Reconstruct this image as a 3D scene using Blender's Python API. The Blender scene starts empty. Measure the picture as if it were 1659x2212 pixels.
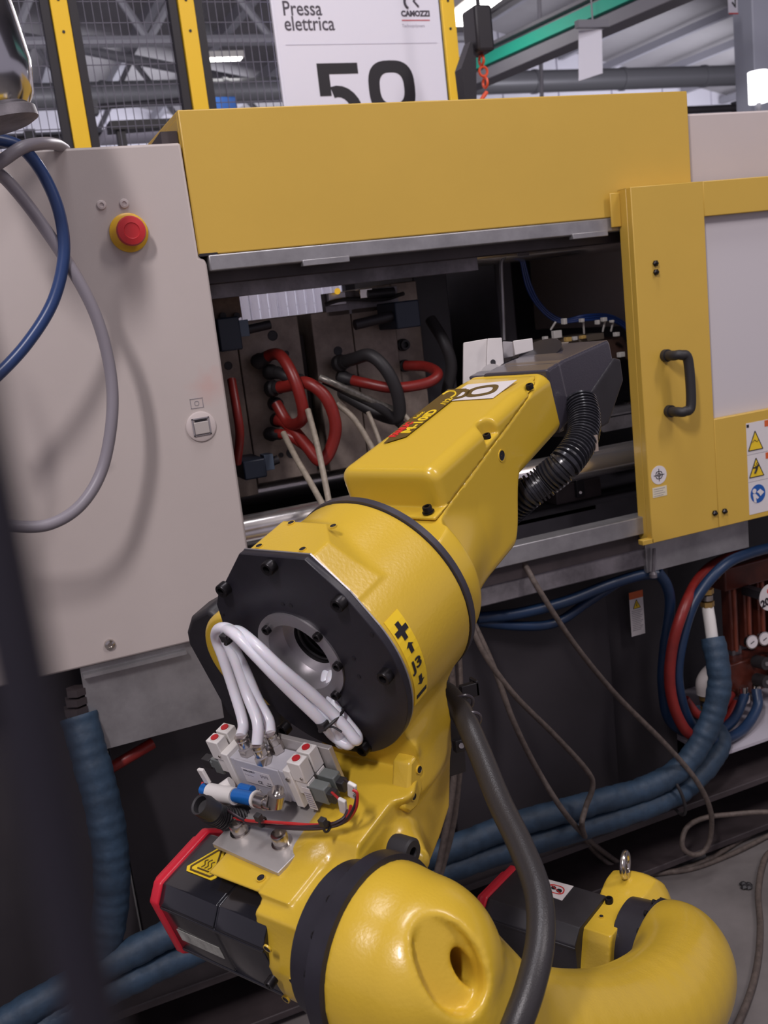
import bpy, bmesh, math, random
import numpy as np
from mathutils import Vector, Matrix
random.seed(7)
C = bpy.context.scene.collection
SC = bpy.context.scene
# ------------------------------------------------------------------ camera
W_, H_ = 1659.0, 2212.0
CX, CY = W_/2, H_/2
_hv, _vv = (6200.0, 20.0), (2017.0, 11125.0)
FPX = math.sqrt(-((_hv[0]-CX)*(_vv[0]-CX)+(_hv[1]-CY)*(_vv[1]-CY)))
_X = np.array([_hv[0]-CX, -(_hv[1]-CY), -FPX]); _X /= np.linalg.norm(_X)
_Z = -np.array([_vv[0]-CX, -(_vv[1]-CY), -FPX]); _Z /= np.linalg.norm(_Z)
_Y = np.cross(_Z, _X)
RW = np.array([_X, _Y, _Z])
CAM = np.array([0.0, -1.6, 1.31])
cd = bpy.data.cameras.new('camera'); cam = bpy.data.objects.new('camera', cd); C.objects.link(cam)
cd.sensor_fit = 'VERTICAL'; cd.sensor_height = 24.0; cd.lens = 24.0*FPX/H_
M4 = Matrix.Identity(4)
for r in range(3):
    for c in range(3): M4[r][c] = float(RW[r, c])
    M4[r][3] = float(CAM[r])
cam.matrix_world = M4
cd.clip_start = 0.01; cd.clip_end = 100
cd.dof.use_dof = True; cd.dof.focus_distance = 1.15
cd.dof.aperture_fstop = (cd.lens/1000.0)/0.0031
SC.camera = cam
# ------------------------------------------------------------------ light
w = bpy.data.worlds.new('hall_air'); SC.world = w; w.use_nodes = True
w.node_tree.nodes['Background'].inputs[0].default_value = (0.62, 0.56, 0.68, 1)
w.node_tree.nodes['Background'].inputs[1].default_value = 0.42
def area(name, loc, target, size, sy, power, col):
    l = bpy.data.lights.new(name, 'AREA'); l.shape = 'RECTANGLE'; l.size = size; l.size_y = sy
    l.energy = power; l.color = col
    o = bpy.data.objects.new(name, l); C.objects.link(o); o.location = loc
    o.rotation_euler = (Vector(target)-Vector(loc)).to_track_quat('-Z', 'Y').to_euler()
    return o
area('ceiling_and_fill_light', (-1.3, -2.6, 3.7), (0.5, 0, 1.0), 0.22, 0.7, 66, (1.0, .93, .95))
area('ceiling_and_fill_light', (2.6, -2.4, 4.6), (0.9, 0, 0.9), 0.4, 2.4, 76, (1.0, .92, .93))
area('ceiling_and_fill_light', (0.6, -0.9, 4.8), (0.4, -0.5, 0.0), 1.6, 0.4, 42, (.97, .94, 1.0))
area('ceiling_and_fill_light', (1.7, 2.4, 2.6), (0.9, 1.15, 1.3), 1.0, .5, 40, (1, .96, 1.0))  # added back light for the slats, not a ceiling fixture
area('ceiling_and_fill_light', (4.0, 11.6, 3.2), (4.0, 14.4, 3.9), 5.0, 1.2, 115, (.93, .93, 1.0))  # added wash on the rear wall, left half, no fixture of the hall
area('ceiling_and_fill_light', (12.0, 11.6, 3.2), (12.0, 14.4, 3.9), 5.0, 1.2, 115, (.93, .93, 1.0))  # added wash on the rear wall, right half, no fixture of the hall
area('ceiling_and_fill_light', (0.3, 3.6, 2.3), (1.5, 11, 4.6), 2.0, .8, 60, (.95, .94, 1.0))  # added fill hidden behind the machine, lifts the left background
area('ceiling_and_fill_light', (7.5, 4.6, 2.2), (6.0, 11, 4.0), 3.5, .8, 70, (.95, .94, 1.0))  # added fill facing away from the camera, lifts the right background
SC.view_settings.view_transform = 'Standard'
SC.view_settings.look = 'None'
SC.view_settings.gamma = 1.0
SC.view_settings.use_curve_mapping = False
SC.view_settings.exposure = 0.22
# ------------------------------------------------------------------ measuring helpers
PSI, TH = math.radians(60.3), math.radians(17)
F_ = np.array([math.sin(PSI), math.cos(PSI), 0.]); A_ = np.array([-math.cos(PSI), math.sin(PSI), 0.]); Z_ = np.array([0, 0, 1.])
G_ = F_*math.cos(TH)+Z_*math.sin(TH); U_ = -F_*math.sin(TH)+Z_*math.cos(TH)
def ray(px, py): return RW@np.array([px-CX, -(py-CY), -FPX])
DQ = CAM+ray(657, 1415)*(0.968/FPX)          # centre of the rear cover of the forearm axis
Q = (DQ, np.array([G_, A_, U_]))             # forearm frame: forward, left, up
J3 = DQ+Q[1].T@np.array([-.159, -.14, -.18])
B = (J3, np.array([F_, A_, Z_]))             # elbow frame, level
WD = (np.zeros(3), np.eye(3))
def T(fr, l):
    return fr[0]+np.asarray(l, float)@fr[1]
def hit(px, py, ax, val, fr=WD):
    d = fr[1]@ray(px, py); c = fr[1]@(CAM-fr[0]); return c+(val-c[ax])/d[ax]*d
def MY(px, py, y=0.0): return hit(px, py, 1, y)
def MZ(px, py, z=0.0): return hit(px, py, 2, z)
def QG(px, py, g): return T(Q, hit(px, py, 0, g, Q))
def RD(px, py, dep): return CAM+ray(px, py)*(dep/FPX)
def frame(o, x, y):
    x = np.asarray(x, float); x = x/np.linalg.norm(x); y = np.asarray(y, float); y = y-x*(x@y); y = y/np.linalg.norm(y)
    return (np.asarray(o, float), np.array([x, y, np.cross(x, y)]))
# ------------------------------------------------------------------ materials
MATS = {}
def mat(name, col, rough=.5, metal=0., var=0., scale=8., bump=0., bscale=200., emit=0., alpha=1., coat=0., trans=0., spec=.5, col2=None, sub=0.):
    if name in MATS: return MATS[name]
    m = bpy.data.materials.new(name); m.use_nodes = True; nt = m.node_tree; b = nt.nodes['Principled BSDF']
    c = tuple(col)+(1,)
    b.inputs['Base Color'].default_value = c; b.inputs['Roughness'].default_value = rough; b.inputs['Metallic'].default_value = metal
    b.inputs['Specular IOR Level'].default_value = spec
    if coat: b.inputs['Coat Weight'].default_value = coat; b.inputs['Coat Roughness'].default_value = .12
    if trans: b.inputs['Transmission Weight'].default_value = trans
    if sub:
        b.inputs['Subsurface Weight'].default_value = sub; b.inputs['Subsurface Scale'].default_value = .01
    if alpha < 1: b.inputs['Alpha'].default_value = alpha
    if emit:
        b.inputs['Emission Color'].default_value = c; b.inputs['Emission Strength'].default_value = emit
    tc = nt.nodes.new('ShaderNodeNewGeometry')
    if var or col2:
        n = nt.nodes.new('ShaderNodeTexNoise'); n.inputs['Scale'].default_value = scale; n.inputs['Detail'].default_value = 6; n.inputs['Roughness'].default_value = .65
        nt.links.new(tc.outputs['Position'], n.inputs['Vector'])
        r = nt.nodes.new('ShaderNodeValToRGB'); r.color_ramp.elements[0].position = .35; r.color_ramp.elements[1].position = .65
        c2 = col2 or tuple(max(0, x*(1-var)) for x in col)
        r.color_ramp.elements[0].color = tuple(c2)+(1,); r.color_ramp.elements[1].color = c
        nt.links.new(n.outputs['Fac'], r.inputs[0]); nt.links.new(r.outputs[0], b.inputs['Base Color'])
    if bump:
        n = nt.nodes.new('ShaderNodeTexNoise'); n.inputs['Scale'].default_value = bscale; n.inputs['Detail'].default_value = 2
        nt.links.new(tc.outputs['Position'], n.inputs['Vector'])
        u = nt.nodes.new('ShaderNodeBump'); u.inputs['Strength'].default_value = bump; u.inputs['Distance'].default_value = .002
        nt.links.new(n.outputs['Fac'], u.inputs['Height']); nt.links.new(u.outputs[0], b.inputs['Normal'])
    MATS[name] = m; return m
YEL = mat('yellow robot paint', (.635, .418, .036), .30, bump=.10, bscale=300, var=.05, scale=5, coat=.25)
YELS = mat('smooth yellow paint', (.645, .425, .036), .28, bump=.05, bscale=120, coat=.3)
YELM = mat('satin yellow sheet paint', (.61, .39, .064), .36, var=.05, scale=3, bump=.03, bscale=400)
YELF = mat('bright yellow post paint', (.86, .54, .02), .4)
BEI = mat('grey beige sheet paint', (.50, .44, .415), .5, var=.06, scale=3, bump=.04, bscale=500)
def stain(m, c, r, col):
    nt = m.node_tree; b = nt.nodes['Principled BSDF']; g = nt.nodes.new('ShaderNodeNewGeometry')
    d = nt.nodes.new('ShaderNodeVectorMath'); d.operation = 'DISTANCE'; d.inputs[1].default_value = tuple(c)
    nt.links.new(g.outputs['Position'], d.inputs[0])
    n = nt.nodes.new('ShaderNodeTexNoise'); n.inputs['Scale'].default_value = 40; nt.links.new(g.outputs['Position'], n.inputs['Vector'])
    a = nt.nodes.new('ShaderNodeMath'); a.operation = 'MULTIPLY_ADD'; a.inputs[1].default_value = r*1.6; nt.links.new(n.outputs['Fac'], a.inputs[0]); nt.links.new(d.outputs['Value'], a.inputs[2])
    mr = nt.nodes.new('ShaderNodeMapRange'); mr.inputs['From Min'].default_value = r*2.0; mr.inputs['From Max'].default_value = r*.6; mr.inputs['To Max'].default_value = .35
    nt.links.new(a.outputs[0], mr.inputs['Value'])
    mx = nt.nodes.new('ShaderNodeMix'); mx.data_type = 'RGBA'; mx.inputs['B'].default_value = tuple(col)+(1,)
    old = b.inputs['Base Color'].links[0].from_socket
    nt.links.new(mr.outputs[0], mx.inputs['Factor']); nt.links.new(old, mx.inputs['A']); nt.links.new(mx.outputs['Result'], b.inputs['Base Color'])
stain(BEI, MY(452, 835, 0), .03, (.55, .22, .18))
stain(BEI, MY(235, 1010, 0), .012, (.2, .18, .18))
BEI2 = mat('pale beige sheet paint', (.55, .48, .46), .5, var=.04, scale=3)
BLK = mat('black anodised plate', (.020, .018, .026), .42, var=.3, scale=20, bump=.05, bscale=600)
BLKG = mat('gloss black motor housing', (.01, .01, .014), .16, coat=.4)
BLKM = mat('matt black casting', (.022, .02, .025), .5, var=.3, scale=25)
SCR = mat('black oxide screw', (.02, .018, .02), .35, metal=.6)
CHR = mat('nickel plated steel', (.62, .58, .54), .22, metal=1, var=.15, scale=60)
ALU = mat('machined aluminium', (.52, .50, .52), .38, metal=.85, var=.1, scale=30, bump=.04, bscale=400)
ALUB = mat('brushed plate', (.55, .52, .5), .42, metal=.6, var=.08, scale=20)
STE = mat('oily tool steel', (.34, .28, .235), .5, metal=.35, var=.55, scale=11, col2=(.17, .13, .11))
ZIN = mat('galvanised sheet', (.42, .41, .42), .4, metal=.7, var=.3, scale=12)
ZIND = mat('dusty galvanised channel', (.27, .25, .27), .5, metal=.4, var=.5, scale=15)
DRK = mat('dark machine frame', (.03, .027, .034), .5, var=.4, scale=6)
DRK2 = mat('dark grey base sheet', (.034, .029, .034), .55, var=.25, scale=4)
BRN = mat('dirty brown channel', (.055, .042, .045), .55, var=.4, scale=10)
RED = mat('red plastic cap', (.55, .012, .03), .35)
REDB = mat('red button', (.50, .02, .025), .4)
REDH = mat('red rubber hose', (.26, .02, .016), .4, var=.35, scale=14)
BLUH = mat('blue hose', (.010, .032, .085), .4, var=.3, scale=10)
BLUP = mat('blue pneumatic hose', (.014, .04, .17), .32)
BLUI = mat('blue foam insulation', (.024, .052, .092), .6, var=.35, scale=30, bump=.7, bscale=60)
GRYC = mat('grey cable jacket', (.24, .22, .25), .42)
BRNC = mat('braided brown cable', (.13, .10, .085), .6, var=.45, scale=90, bump=.4, bscale=700)
RUB = mat('black rubber', (.022, .02, .022), .55)
RUBG = mat('dark conduit', (.03, .027, .028), .36, bump=.15, bscale=900)
COR = mat('corrugated black tube', (.02, .02, .025), .22)
WHT = mat('white nylon tube', (.80, .78, .84), .3, sub=.2)
WHP = mat('white plastic', (.72, .69, .66), .45)
GRYP = mat('light grey valve body', (.47, .46, .50), .45)
CLR = mat('smoky clear plastic', (.22, .24, .23), .2, trans=.35)
STK = mat('white sticker', (.68, .64, .64), .5)
INK = mat('black print', (.012, .01, .014), .5)
INKG = mat('grey print', (.25, .23, .25), .5)
INKR = mat('red print', (.6, .02, .02), .5)
INKO = mat('orange print', (.62, .12, .03), .5)
INKB = mat('blue print', (.01, .09, .36), .5)
INKY = mat('yellow print', (.80, .55, .02), .5)
OLIV = mat('brown badge', (.10, .06, .012), .45)
BRS = mat('brass', (.55, .36, .12), .35, metal=.9)
AMB = mat('amber plastic block', (.11, .024, .014), .3, var=.4, scale=20)
BLUM = mat('blue anodised ring', (.02, .18, .6), .25, metal=.4)
NAVY = mat('dark blue clamp', (.018, .028, .05), .45)
FLR = mat('worn concrete floor', (.19, .17, .165), .6, var=.35, scale=3.5, bump=.1, bscale=60)
WALLM = mat('pale wall sheet', (.62, .60, .68), .7, var=.05, scale=1)
CEIL = mat('grey roof sheet', (.34, .325, .34), .8, var=.1, scale=1)
TRS = mat('truss paint', (.27, .265, .30), .5)
DUCT = mat('spiral duct', (.25, .25, .275), .4, metal=.3)
GRN = mat('green rail paint', (.03, .55, .38), .5)
LIT = mat('lit tube', (1, .97, .93), emit=6)
LITB = mat('lit lamp head', (1, .98, 1), emit=2.2)
SGN = mat('white sign board', (.80, .79, .88), .45)
MESHM = mat('dark fence wire', (.11, .105, .14), .5)
BFR = mat('black fence frame', (.014, .012, .016), .45)
GLS = mat('door pane', (.60, .56, .58), .16, spec=.6, alpha=.94)
# ------------------------------------------------------------------ mesh helpers
def link_mesh(name, V, Fc, m, parent=None, smooth=False, bevel=0., label=None, kind=None, fr=WD, cat=None, group=None, seg=2):
    V = np.asarray(V, float)@fr[1]+fr[0]
    c = (V.max(0)+V.min(0))/2
    pl = np.zeros(3)
    if parent is not None:
        p = parent
        while p is not None: pl = pl+np.array(p.location); p = p.parent
    me = bpy.data.meshes.new(name)
    me.from_pydata((V-c).tolist(), [], [tuple(int(i) for i in f) for f in Fc])
    mm = m if isinstance(m, (list, tuple)) else [m]
    for x in mm: me.materials.append(x)
    b = bmesh.new(); b.from_mesh(me); bmesh.ops.recalc_face_normals(b, faces=b.faces); b.to_mesh(me); b.free()
    if smooth:
        me.shade_smooth()
        if smooth != 'all':
            try: me.set_sharp_from_angle(angle=math.radians(35))
            except Exception: pass
    me.update()
    o = bpy.data.objects.new(name, me); C.objects.link(o)
    o.location = c-pl
    if parent is not None: o.parent = parent
    if bevel:
        md = o.modifiers.new('b', 'BEVEL'); md.width = bevel; md.segments = seg; md.limit_method = 'ANGLE'; md.angle_limit = math.radians(40)
        md.harden_normals = False
        me.shade_smooth()
        try: me.set_sharp_from_angle(angle=math.radians(60))
        except Exception: pass
    if label: o['label'] = label
    if cat: o['category'] = cat
    if kind: o['kind'] = kind
    if group: o['group'] = group
    return o
def thing(name, label, cat, loc, group=None):
    o = bpy.data.objects.new(name, None); C.objects.link(o); o.location = tuple(float(x) for x in loc)
    o.empty_display_size = .05
    o['label'] = label; o['category'] = cat
    if group: o['group'] = group
    return o
def box(x0, x1, y0, y1, z0, z1):
    V = [(x, y, z) for x in (x0, x1) for y in (y0, y1) for z in (z0, z1)]
    return V, [(0, 1, 3, 2), (4, 6, 7, 5), (0, 4, 5, 1), (2, 3, 7, 6), (0, 2, 6, 4), (1, 5, 7, 3)]
def join(*S):
    V = []; Fc = []
    for v, f in S:
        n = len(V); V += [tuple(x) for x in v]; Fc += [tuple(i+n for i in q) for q in f]
    return V, Fc
def prism(poly, z0, z1, ax=2):
    n = len(poly)
    def pt(p, z):
        if ax == 2: return (p[0], p[1], z)
        if ax == 1: return (p[0], z, p[1])
        return (z, p[0], p[1])
    V = [pt(p, z0) for p in poly]+[pt(p, z1) for p in poly]
    return V, [tuple(range(n))[::-1], tuple(range(n, 2*n))]+[(i, (i+1) % n, n+(i+1) % n, n+i) for i in range(n)]
def basis(d):
    d = np.asarray(d, float); d = d/np.linalg.norm(d)
    a = np.array([0, 0, 1.]) if abs(d[2]) < .9 else np.array([1., 0, 0])
    u = np.cross(d, a); u /= np.linalg.norm(u); return u, np.cross(d, u), d
def cyl(p0, p1, r0, r1=None, n=24):
    p0 = np.asarray(p0, float); p1 = np.asarray(p1, float); r1 = r0 if r1 is None else r1
    u, v, d = basis(p1-p0); V = []
    for p, r in ((p0, r0), (p1, r1)):
        for i in range(n):
            t = 2*math.pi*i/n; V.append(tuple(p+r*(math.cos(t)*u+math.sin(t)*v)))
    return V, [tuple(range(n))[::-1], tuple(range(n, 2*n))]+[(i, (i+1) % n, n+(i+1) % n, n+i) for i in range(n)]
def lathe(p0, d, prof, n=32, close=True):
    p0 = np.asarray(p0, float); u, v, d = basis(d); V = []; Fc = []
    for r, h in prof:
        for i in range(n):
            t = 2*math.pi*i/n; V.append(tuple(p0+d*h+max(r, 1e-5)*(math.cos(t)*u+math.sin(t)*v)))
    for k in range(len(prof)-1):
        for i in range(n): Fc.append((k*n+i, k*n+(i+1) % n, (k+1)*n+(i+1) % n, (k+1)*n+i))
    if close: Fc.append(tuple(range(n))[::-1]); Fc.append(tuple(range((len(prof)-1)*n, len(prof)*n)))
    return V, Fc
def spline(P, k=8):
    P = [np.asarray(p, float) for p in P]
    if len(P) < 3:
        return [P[0]+(P[1]-P[0])*t/k for t in range(k+1)]
    E = [2*P[0]-P[1]]+P+[2*P[-1]-P[-2]]; out = []
    for i in range(1, len(E)-2):
        a, b, c, d = E[i-1], E[i], E[i+1], E[i+2]
        for s in range(k):
            t = s/k
            out.append(.5*((2*b)+(c-a)*t+(2*a-5*b+4*c-d)*t*t+(3*b-a-3*c+d)*t**3))
    out.append(P[-1]); return out
def tube(P, r, n=12, k=8, sp=True, rfun=None, cap=True):
    pts = spline(P, k) if sp else [np.asarray(p, float) for p in P]
    L = len(pts); V = []; Fc = []; u = None; s = 0
    for i, p in enumerate(pts):
        d = pts[min(i+1, L-1)]-pts[max(i-1, 0)]; d = d/(np.linalg.norm(d)+1e-12)
        if u is None: u = basis(d)[0]
        else:
            u = u-d*(u@d); u /= np.linalg.norm(u)
        v = np.cross(d, u)
        if i: s += np.linalg.norm(p-pts[i-1])
        rr = rfun(i/(L-1), s) if rfun else r
        for j in range(n):
            t = 2*math.pi*j/n; V.append(tuple(p+rr*(math.cos(t)*u+math.sin(t)*v)))
    for i in range(L-1):
        for j in range(n): Fc.append((i*n+j, i*n+(j+1) % n, (i+1)*n+(j+1) % n, (i+1)*n+j))
    if cap: Fc.append(tuple(range(n))[::-1]); Fc.append(tuple(range((L-1)*n, L*n)))
    return V, Fc
def ring(c, d, R, r, n=32, m=10):
    u, v, w_ = basis(d); c = np.asarray(c, float); V = []; Fc = []
    for i in range(n):
        t = 2*math.pi*i/n; e = math.cos(t)*u+math.sin(t)*v
        for j in range(m):
            s = 2*math.pi*j/m; V.append(tuple(c+e*(R+r*math.cos(s))+w_*r*math.sin(s)))
    for i in range(n):
        for j in range(m): Fc.append((i*m+j, ((i+1) % n)*m+j, ((i+1) % n)*m+(j+1) % m, i*m+(j+1) % m))
    return V, Fc
def capscrew(p, d, r, h, parent, m=None, name='bolt', washer=False, label=None):
    """socket head screw with a hex recess, head standing on p along d"""
    n = 24; u, v, d = basis(d); p = np.asarray(p, float)
    prof = [(r*1.0, 0), (r, h*.9), (r*.92, h), (r*.55, h), (r*.5, h*.45)]
    V, Fc = lathe(p, d, prof, n)
    if washer:
        w2 = lathe(p-d*0, d, [(r*1.28, 0), (r*1.28, h*.12)], n); V, Fc = join((V, Fc), w2)
    return link_mesh(name, V, Fc, m or SCR, parent, smooth=True, label=label)
def hole(p, d, r, parent, m=None, name='threaded_hole', lip=True):
    """threaded hole: raised lip around a dark recessed bore"""
    prof = [(r*1.25, -.0008), (r*1.22, .0010), (r, .0010), (r*.95, .0005), (r*.1, .0005)]
    n = 16; V, Fc = lathe(p, d, prof, n, close=False)
    o = link_mesh(name, V, Fc, [m or YELS, INK], parent, smooth=True)
    for i, pl in enumerate(o.data.polygons):
        if i >= 2*n: pl.material_index = 1
    return o
def text(name, s, fr, size, m, parent, ext=.0003, align='LEFT', bold=0., sx=1., label=None):
    cu = bpy.data.curves.new(name, 'FONT'); cu.body = s; cu.size = size; cu.extrude = ext; cu.align_x = align; cu.offset = bold
    cu.resolution_u = 3
    t = bpy.data.objects.new(name, cu); C.objects.link(t)
    dg = bpy.context.evaluated_depsgraph_get(); me = t.evaluated_get(dg).to_mesh()
    V = [(v.co.x*sx, v.co.y, v.co.z) for v in me.vertices]; Fc = [tuple(p.vertices) for p in me.polygons]
    t.evaluated_get(dg).to_mesh_clear(); bpy.data.objects.remove(t); bpy.data.curves.remove(cu)
    if not V: return None
    return link_mesh(name, V, Fc, m, parent, fr=fr, label=label)
def label_(name, fr, x0, x1, y0, y1, m, parent, t=.0006, z=0., **k):
    V, Fc = box(x0, x1, y0, y1, z, z+t); return link_mesh(name, V, Fc, m, parent, fr=fr, **k)
# ------------------------------------------------------------------ casting builder: signed distance field turned into a surface
import openvdb
def sd_box(P, c, h, r=0.):
    q = [np.abs(P[i]-c[i])-(h[i]-r) for i in range(3)]
    o = np.sqrt(sum(np.maximum(x, 0)**2 for x in q)); return o+np.minimum(np.maximum(np.maximum(q[0], q[1]), q[2]), 0)-r
def sd_cyl(P, c, ax, R, h, r=0.):
    o = [i for i in range(3) if i != ax]
    d = np.sqrt((P[o[0]]-c[o[0]])**2+(P[o[1]]-c[o[1]])**2)-(R-r); e = np.abs(P[ax]-c[ax])-(h-r)
    return np.minimum(np.maximum(d, e), 0)+np.sqrt(np.maximum(d, 0)**2+np.maximum(e, 0)**2)-r
def sd_cap(P, a, b, ra, rb):
    a = np.asarray(a, float); b = np.asarray(b, float); d = b-a; L2 = d@d
    t = sum((P[i]-a[i])*d[i] for i in range(3))/L2; t = np.clip(t, 0, 1)
    return np.sqrt(sum((P[i]-a[i]-t*d[i])**2 for i in range(3)))-(ra+(rb-ra)*t)
def sd_half(P, p, n):
    n = np.asarray(n, float); n = n/np.linalg.norm(n); return sum((P[i]-p[i])*n[i] for i in range(3))
def sd_poly(P, ax, poly):
    """convex polygon prism, counter-clockwise in the two other axes"""
    o = [i for i in range(3) if i != ax]; X, Y = P[o[0]], P[o[1]]; d = None
    ar = sum(poly[i][0]*poly[(i+1) % len(poly)][1]-poly[(i+1) % len(poly)][0]*poly[i][1] for i in range(len(poly)))
    if ar < 0: poly = poly[::-1]
    for i in range(len(poly)):
        a, b = poly[i], poly[(i+1) % len(poly)]; ex, ey = b[0]-a[0], b[1]-a[1]; L = math.hypot(ex, ey)
        e = ((X-a[0])*ey-(Y-a[1])*ex)/L
        d = e if d is None else np.maximum(d, e)
    return d
def su(a, b, k=.008):
    h = np.clip(.5+.5*(b-a)/k, 0, 1); return b+(a-b)*h-k*h*(1-h)
def sx_(a, b, k=.006): return -su(-a, -b, k)
def cut(a, b, k=.004): return sx_(a, -b, k)
def sdf_mesh(name, fn, lo, hi, res, fr, m, parent, **k):
    lo = np.asarray(lo, float); n = np.ceil((np.asarray(hi)-lo)/res).astype(int)+1
    ax = [np.float32(lo[i]+np.arange(n[i])*res) for i in range(3)]
    P = [ax[0][:, None, None], ax[1][None, :, None], ax[2][None, None, :]]
    D = np.asarray(fn(P), np.float32)/res
    D = np.clip(np.broadcast_to(D, tuple(n)), -3, 3).astype(np.float32)
    D = np.ascontiguousarray(D)
    D[0] = D[-1] = 3; D[:, 0] = D[:, -1] = 3; D[:, :, 0] = D[:, :, -1] = 3
    g = openvdb.FloatGrid(3.0); g.copyFromArray(D)
    pts, quads = g.convertToQuads(0.0)
    V = lo+np.asarray(pts, float)*res
    return link_mesh(name, V, quads.tolist(), m, parent, smooth='all', fr=fr, **k)
# ================================================================== the hall
def struct(name, V, Fc, m, **k):
    return link_mesh(name, V, Fc, m, None, kind='structure', **k)
struct('floor', *box(-9, 22, -5, 14.4, -.05, 0), FLR)
wb = struct('wall_back', *box(-9, 22, 14.4, 14.6, 0, 7.2), WALLM)
for x in np.arange(-2, 20, 1.15):
    link_mesh('wall_panel', *box(x+.012, x+1.138, 14.36, 14.402, 0, 7.0), WALLM, wb, bevel=.006, seg=1)
for x in np.arange(4.32, 20, 14.2): pass
link_mesh('wall_rail', *box(-2, 20, 14.28, 14.37, 3.55, 3.66), TRS, wb)
# saw tooth roof bays, each falling to the right, with purlins
ce = struct('ceiling', *join(
    prism([(-9, 7.55), (5.6, 4.05), (5.6, 4.15), (-9, 7.65)], -5, 14.4, 1),
    prism([(5.6, 6.6), (16.5, 4.0), (16.5, 4.1), (5.6, 6.7)], -5, 14.4, 1),
    prism([(16.5, 6.6), (24, 4.8), (24, 4.9), (16.5, 6.7)], -5, 14.4, 1),
    box(5.55, 5.65, -5, 14.4, 4.05, 6.7), box(16.45, 16.55, -5, 14.4, 4.0, 6.7)), CEIL)
for i in range(9):
    x = -1.5+i*.8; z = 7.5-(x+9)*.2397-.16
    link_mesh('purlin', *box(x-.05, x+.05, 2, 14.3, z, z+.12), TRS, ce)
for i in range(12):
    x = 6.2+i*.9; z = 6.55-(x-5.6)*.2385-.16
    link_mesh('purlin', *box(x-.05, x+.05, 2, 14.3, z, z+.12), TRS, ce)
# roof trusses seen over the machine
def truss(y, x0, x1, zt, zb, name='roof_truss', label=''):
    t = thing(name, label, 'truss', ((x0+x1)/2, y, zb))
    link_mesh('bottom_chord', *tube([(x0, y, zb), (x1, y, zb)], .05, 8, 2), TRS, t)
    link_mesh('top_chord', *tube([(x0, y, zt[0]), (x1, y, zt[1])], .06, 8, 2), TRS, t)
    n = 7
    for i in range(n):
        xa = x0+(x1-x0)*i/n; xb = x0+(x1-x0)*(i+.5)/n; xc = x0+(x1-x0)*(i+1)/n
        za = zt[0]+(zt[1]-zt[0])*(i+.5)/n
        link_mesh('brace', *join(tube([(xa, y, zb), (xb, y, za)], .035, 6, 2), tube([(xb, y, za), (xc, y, zb)], .035, 6, 2)), TRS, t)
    return t
truss(7.5, -2.5, 5.3, (5.55, 3.9), 3.75, label='pale steel roof truss nearest the fence, upper left behind the wire mesh')
truss(11.2, -2.5, 5.3, (5.6, 3.95), 3.7, label='pale steel roof truss farther back, behind the wire mesh at upper left')
truss(10.2, 6.0, 15.5, (6.2, 4.1), 5.0, label='pale steel roof truss over the right bay behind the overhead rail')
# ventilation duct along the rear wall
dz = MY(1300, 172, 9.0)[2]
t = thing('ventilation_duct', 'long round grey ventilation duct running along the rear wall', 'duct', (6, 9.0, dz))
for i in range(12):
    x = -2+i*1.25
    link_mesh('duct_section', *cyl((x+.01, 9, dz), (x+1.24, 9, dz), .125, n=24), DUCT, t, smooth=True)
    link_mesh('duct_joint', *cyl((x-.025, 9, dz), (x+.025, 9, dz), .137, n=24), DUCT, t, smooth=True)
tp = thing('overhead_pipe', 'thin dark pipe below the round duct on the rear wall', 'pipe', (6, 9.2, dz-.42))
link_mesh('pipe', *cyl((-2, 9.2, dz-.36), (14, 9.2, dz-.36), .05, n=12), DRK2, tp, smooth=True)
for x in (1, 4, 7, 10, 13): link_mesh('pipe_clamp', *box(x-.05, x+.05, 9.1, 9.3, dz-.43, dz-.27), BFR, tp)
tp = thing('wall_bracket_rail', 'thin dark rail behind the left fence panels', 'rail', (3, 5.6, 2.6))
a = MY(200, 232, 5.6); b_ = MY(400, 216, 5.6)
link_mesh('rail_bar', *tube([a, b_], .02, 8, 2), BFR, tp)
link_mesh('rail_end', *box(a[0]-.05, a[0]+.03, 5.55, 5.65, a[2]-.05, a[2]+.04), BFR, tp)
# ceiling lamps seen in the picture
def lamp(p, q, wd, name, label):
    p = np.asarray(p); q = np.asarray(q); c = (p+q)/2
    t = thing(name, label, 'lamp', c)
    f = frame(c, q-p, np.cross(np.array([0, 0, 1.]), q-p)); L = np.linalg.norm(q-p)/2
    link_mesh('lamp_housing', *box(-L-.02, L+.02, -wd/2-.02, wd/2+.02, .0, .06), WHP, t, fr=f)
    link_mesh('lit_diffuser', *box(-L, L, -wd/2, wd/2, -.012, .0), LIT, t, fr=f)
lamp(MY(975, 52, 3.2), MY(1072, -22, 2.7), .16, 'strip_lamp', 'bright lit strip lamp hanging beside the sign board')
lamp(MY(447, 128, 9.0), MY(520, 126, 9.0), .10, 'strip_lamp', 'lit strip lamp glowing low between fence post and sign')
t = thing('bay_lamp', 'round lit bay lamp glowing right of the middle yellow post', 'lamp', MY(446, 77, 9.0))
link_mesh('lamp_shade', *lathe(MY(446, 77, 9.0), (0, 0, 1), [(.07, -.03), (.08, 0), (.05, .1), (.02, .16)], 20), DUCT, t, smooth=True)
link_mesh('lit_bulb', *lathe(MY(446, 77, 9.0), (0, 0, 1), [(.005, -.06), (.05, -.05), (.06, -.02), (.06, 0)], 16), LIT, t, smooth=True)
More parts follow.
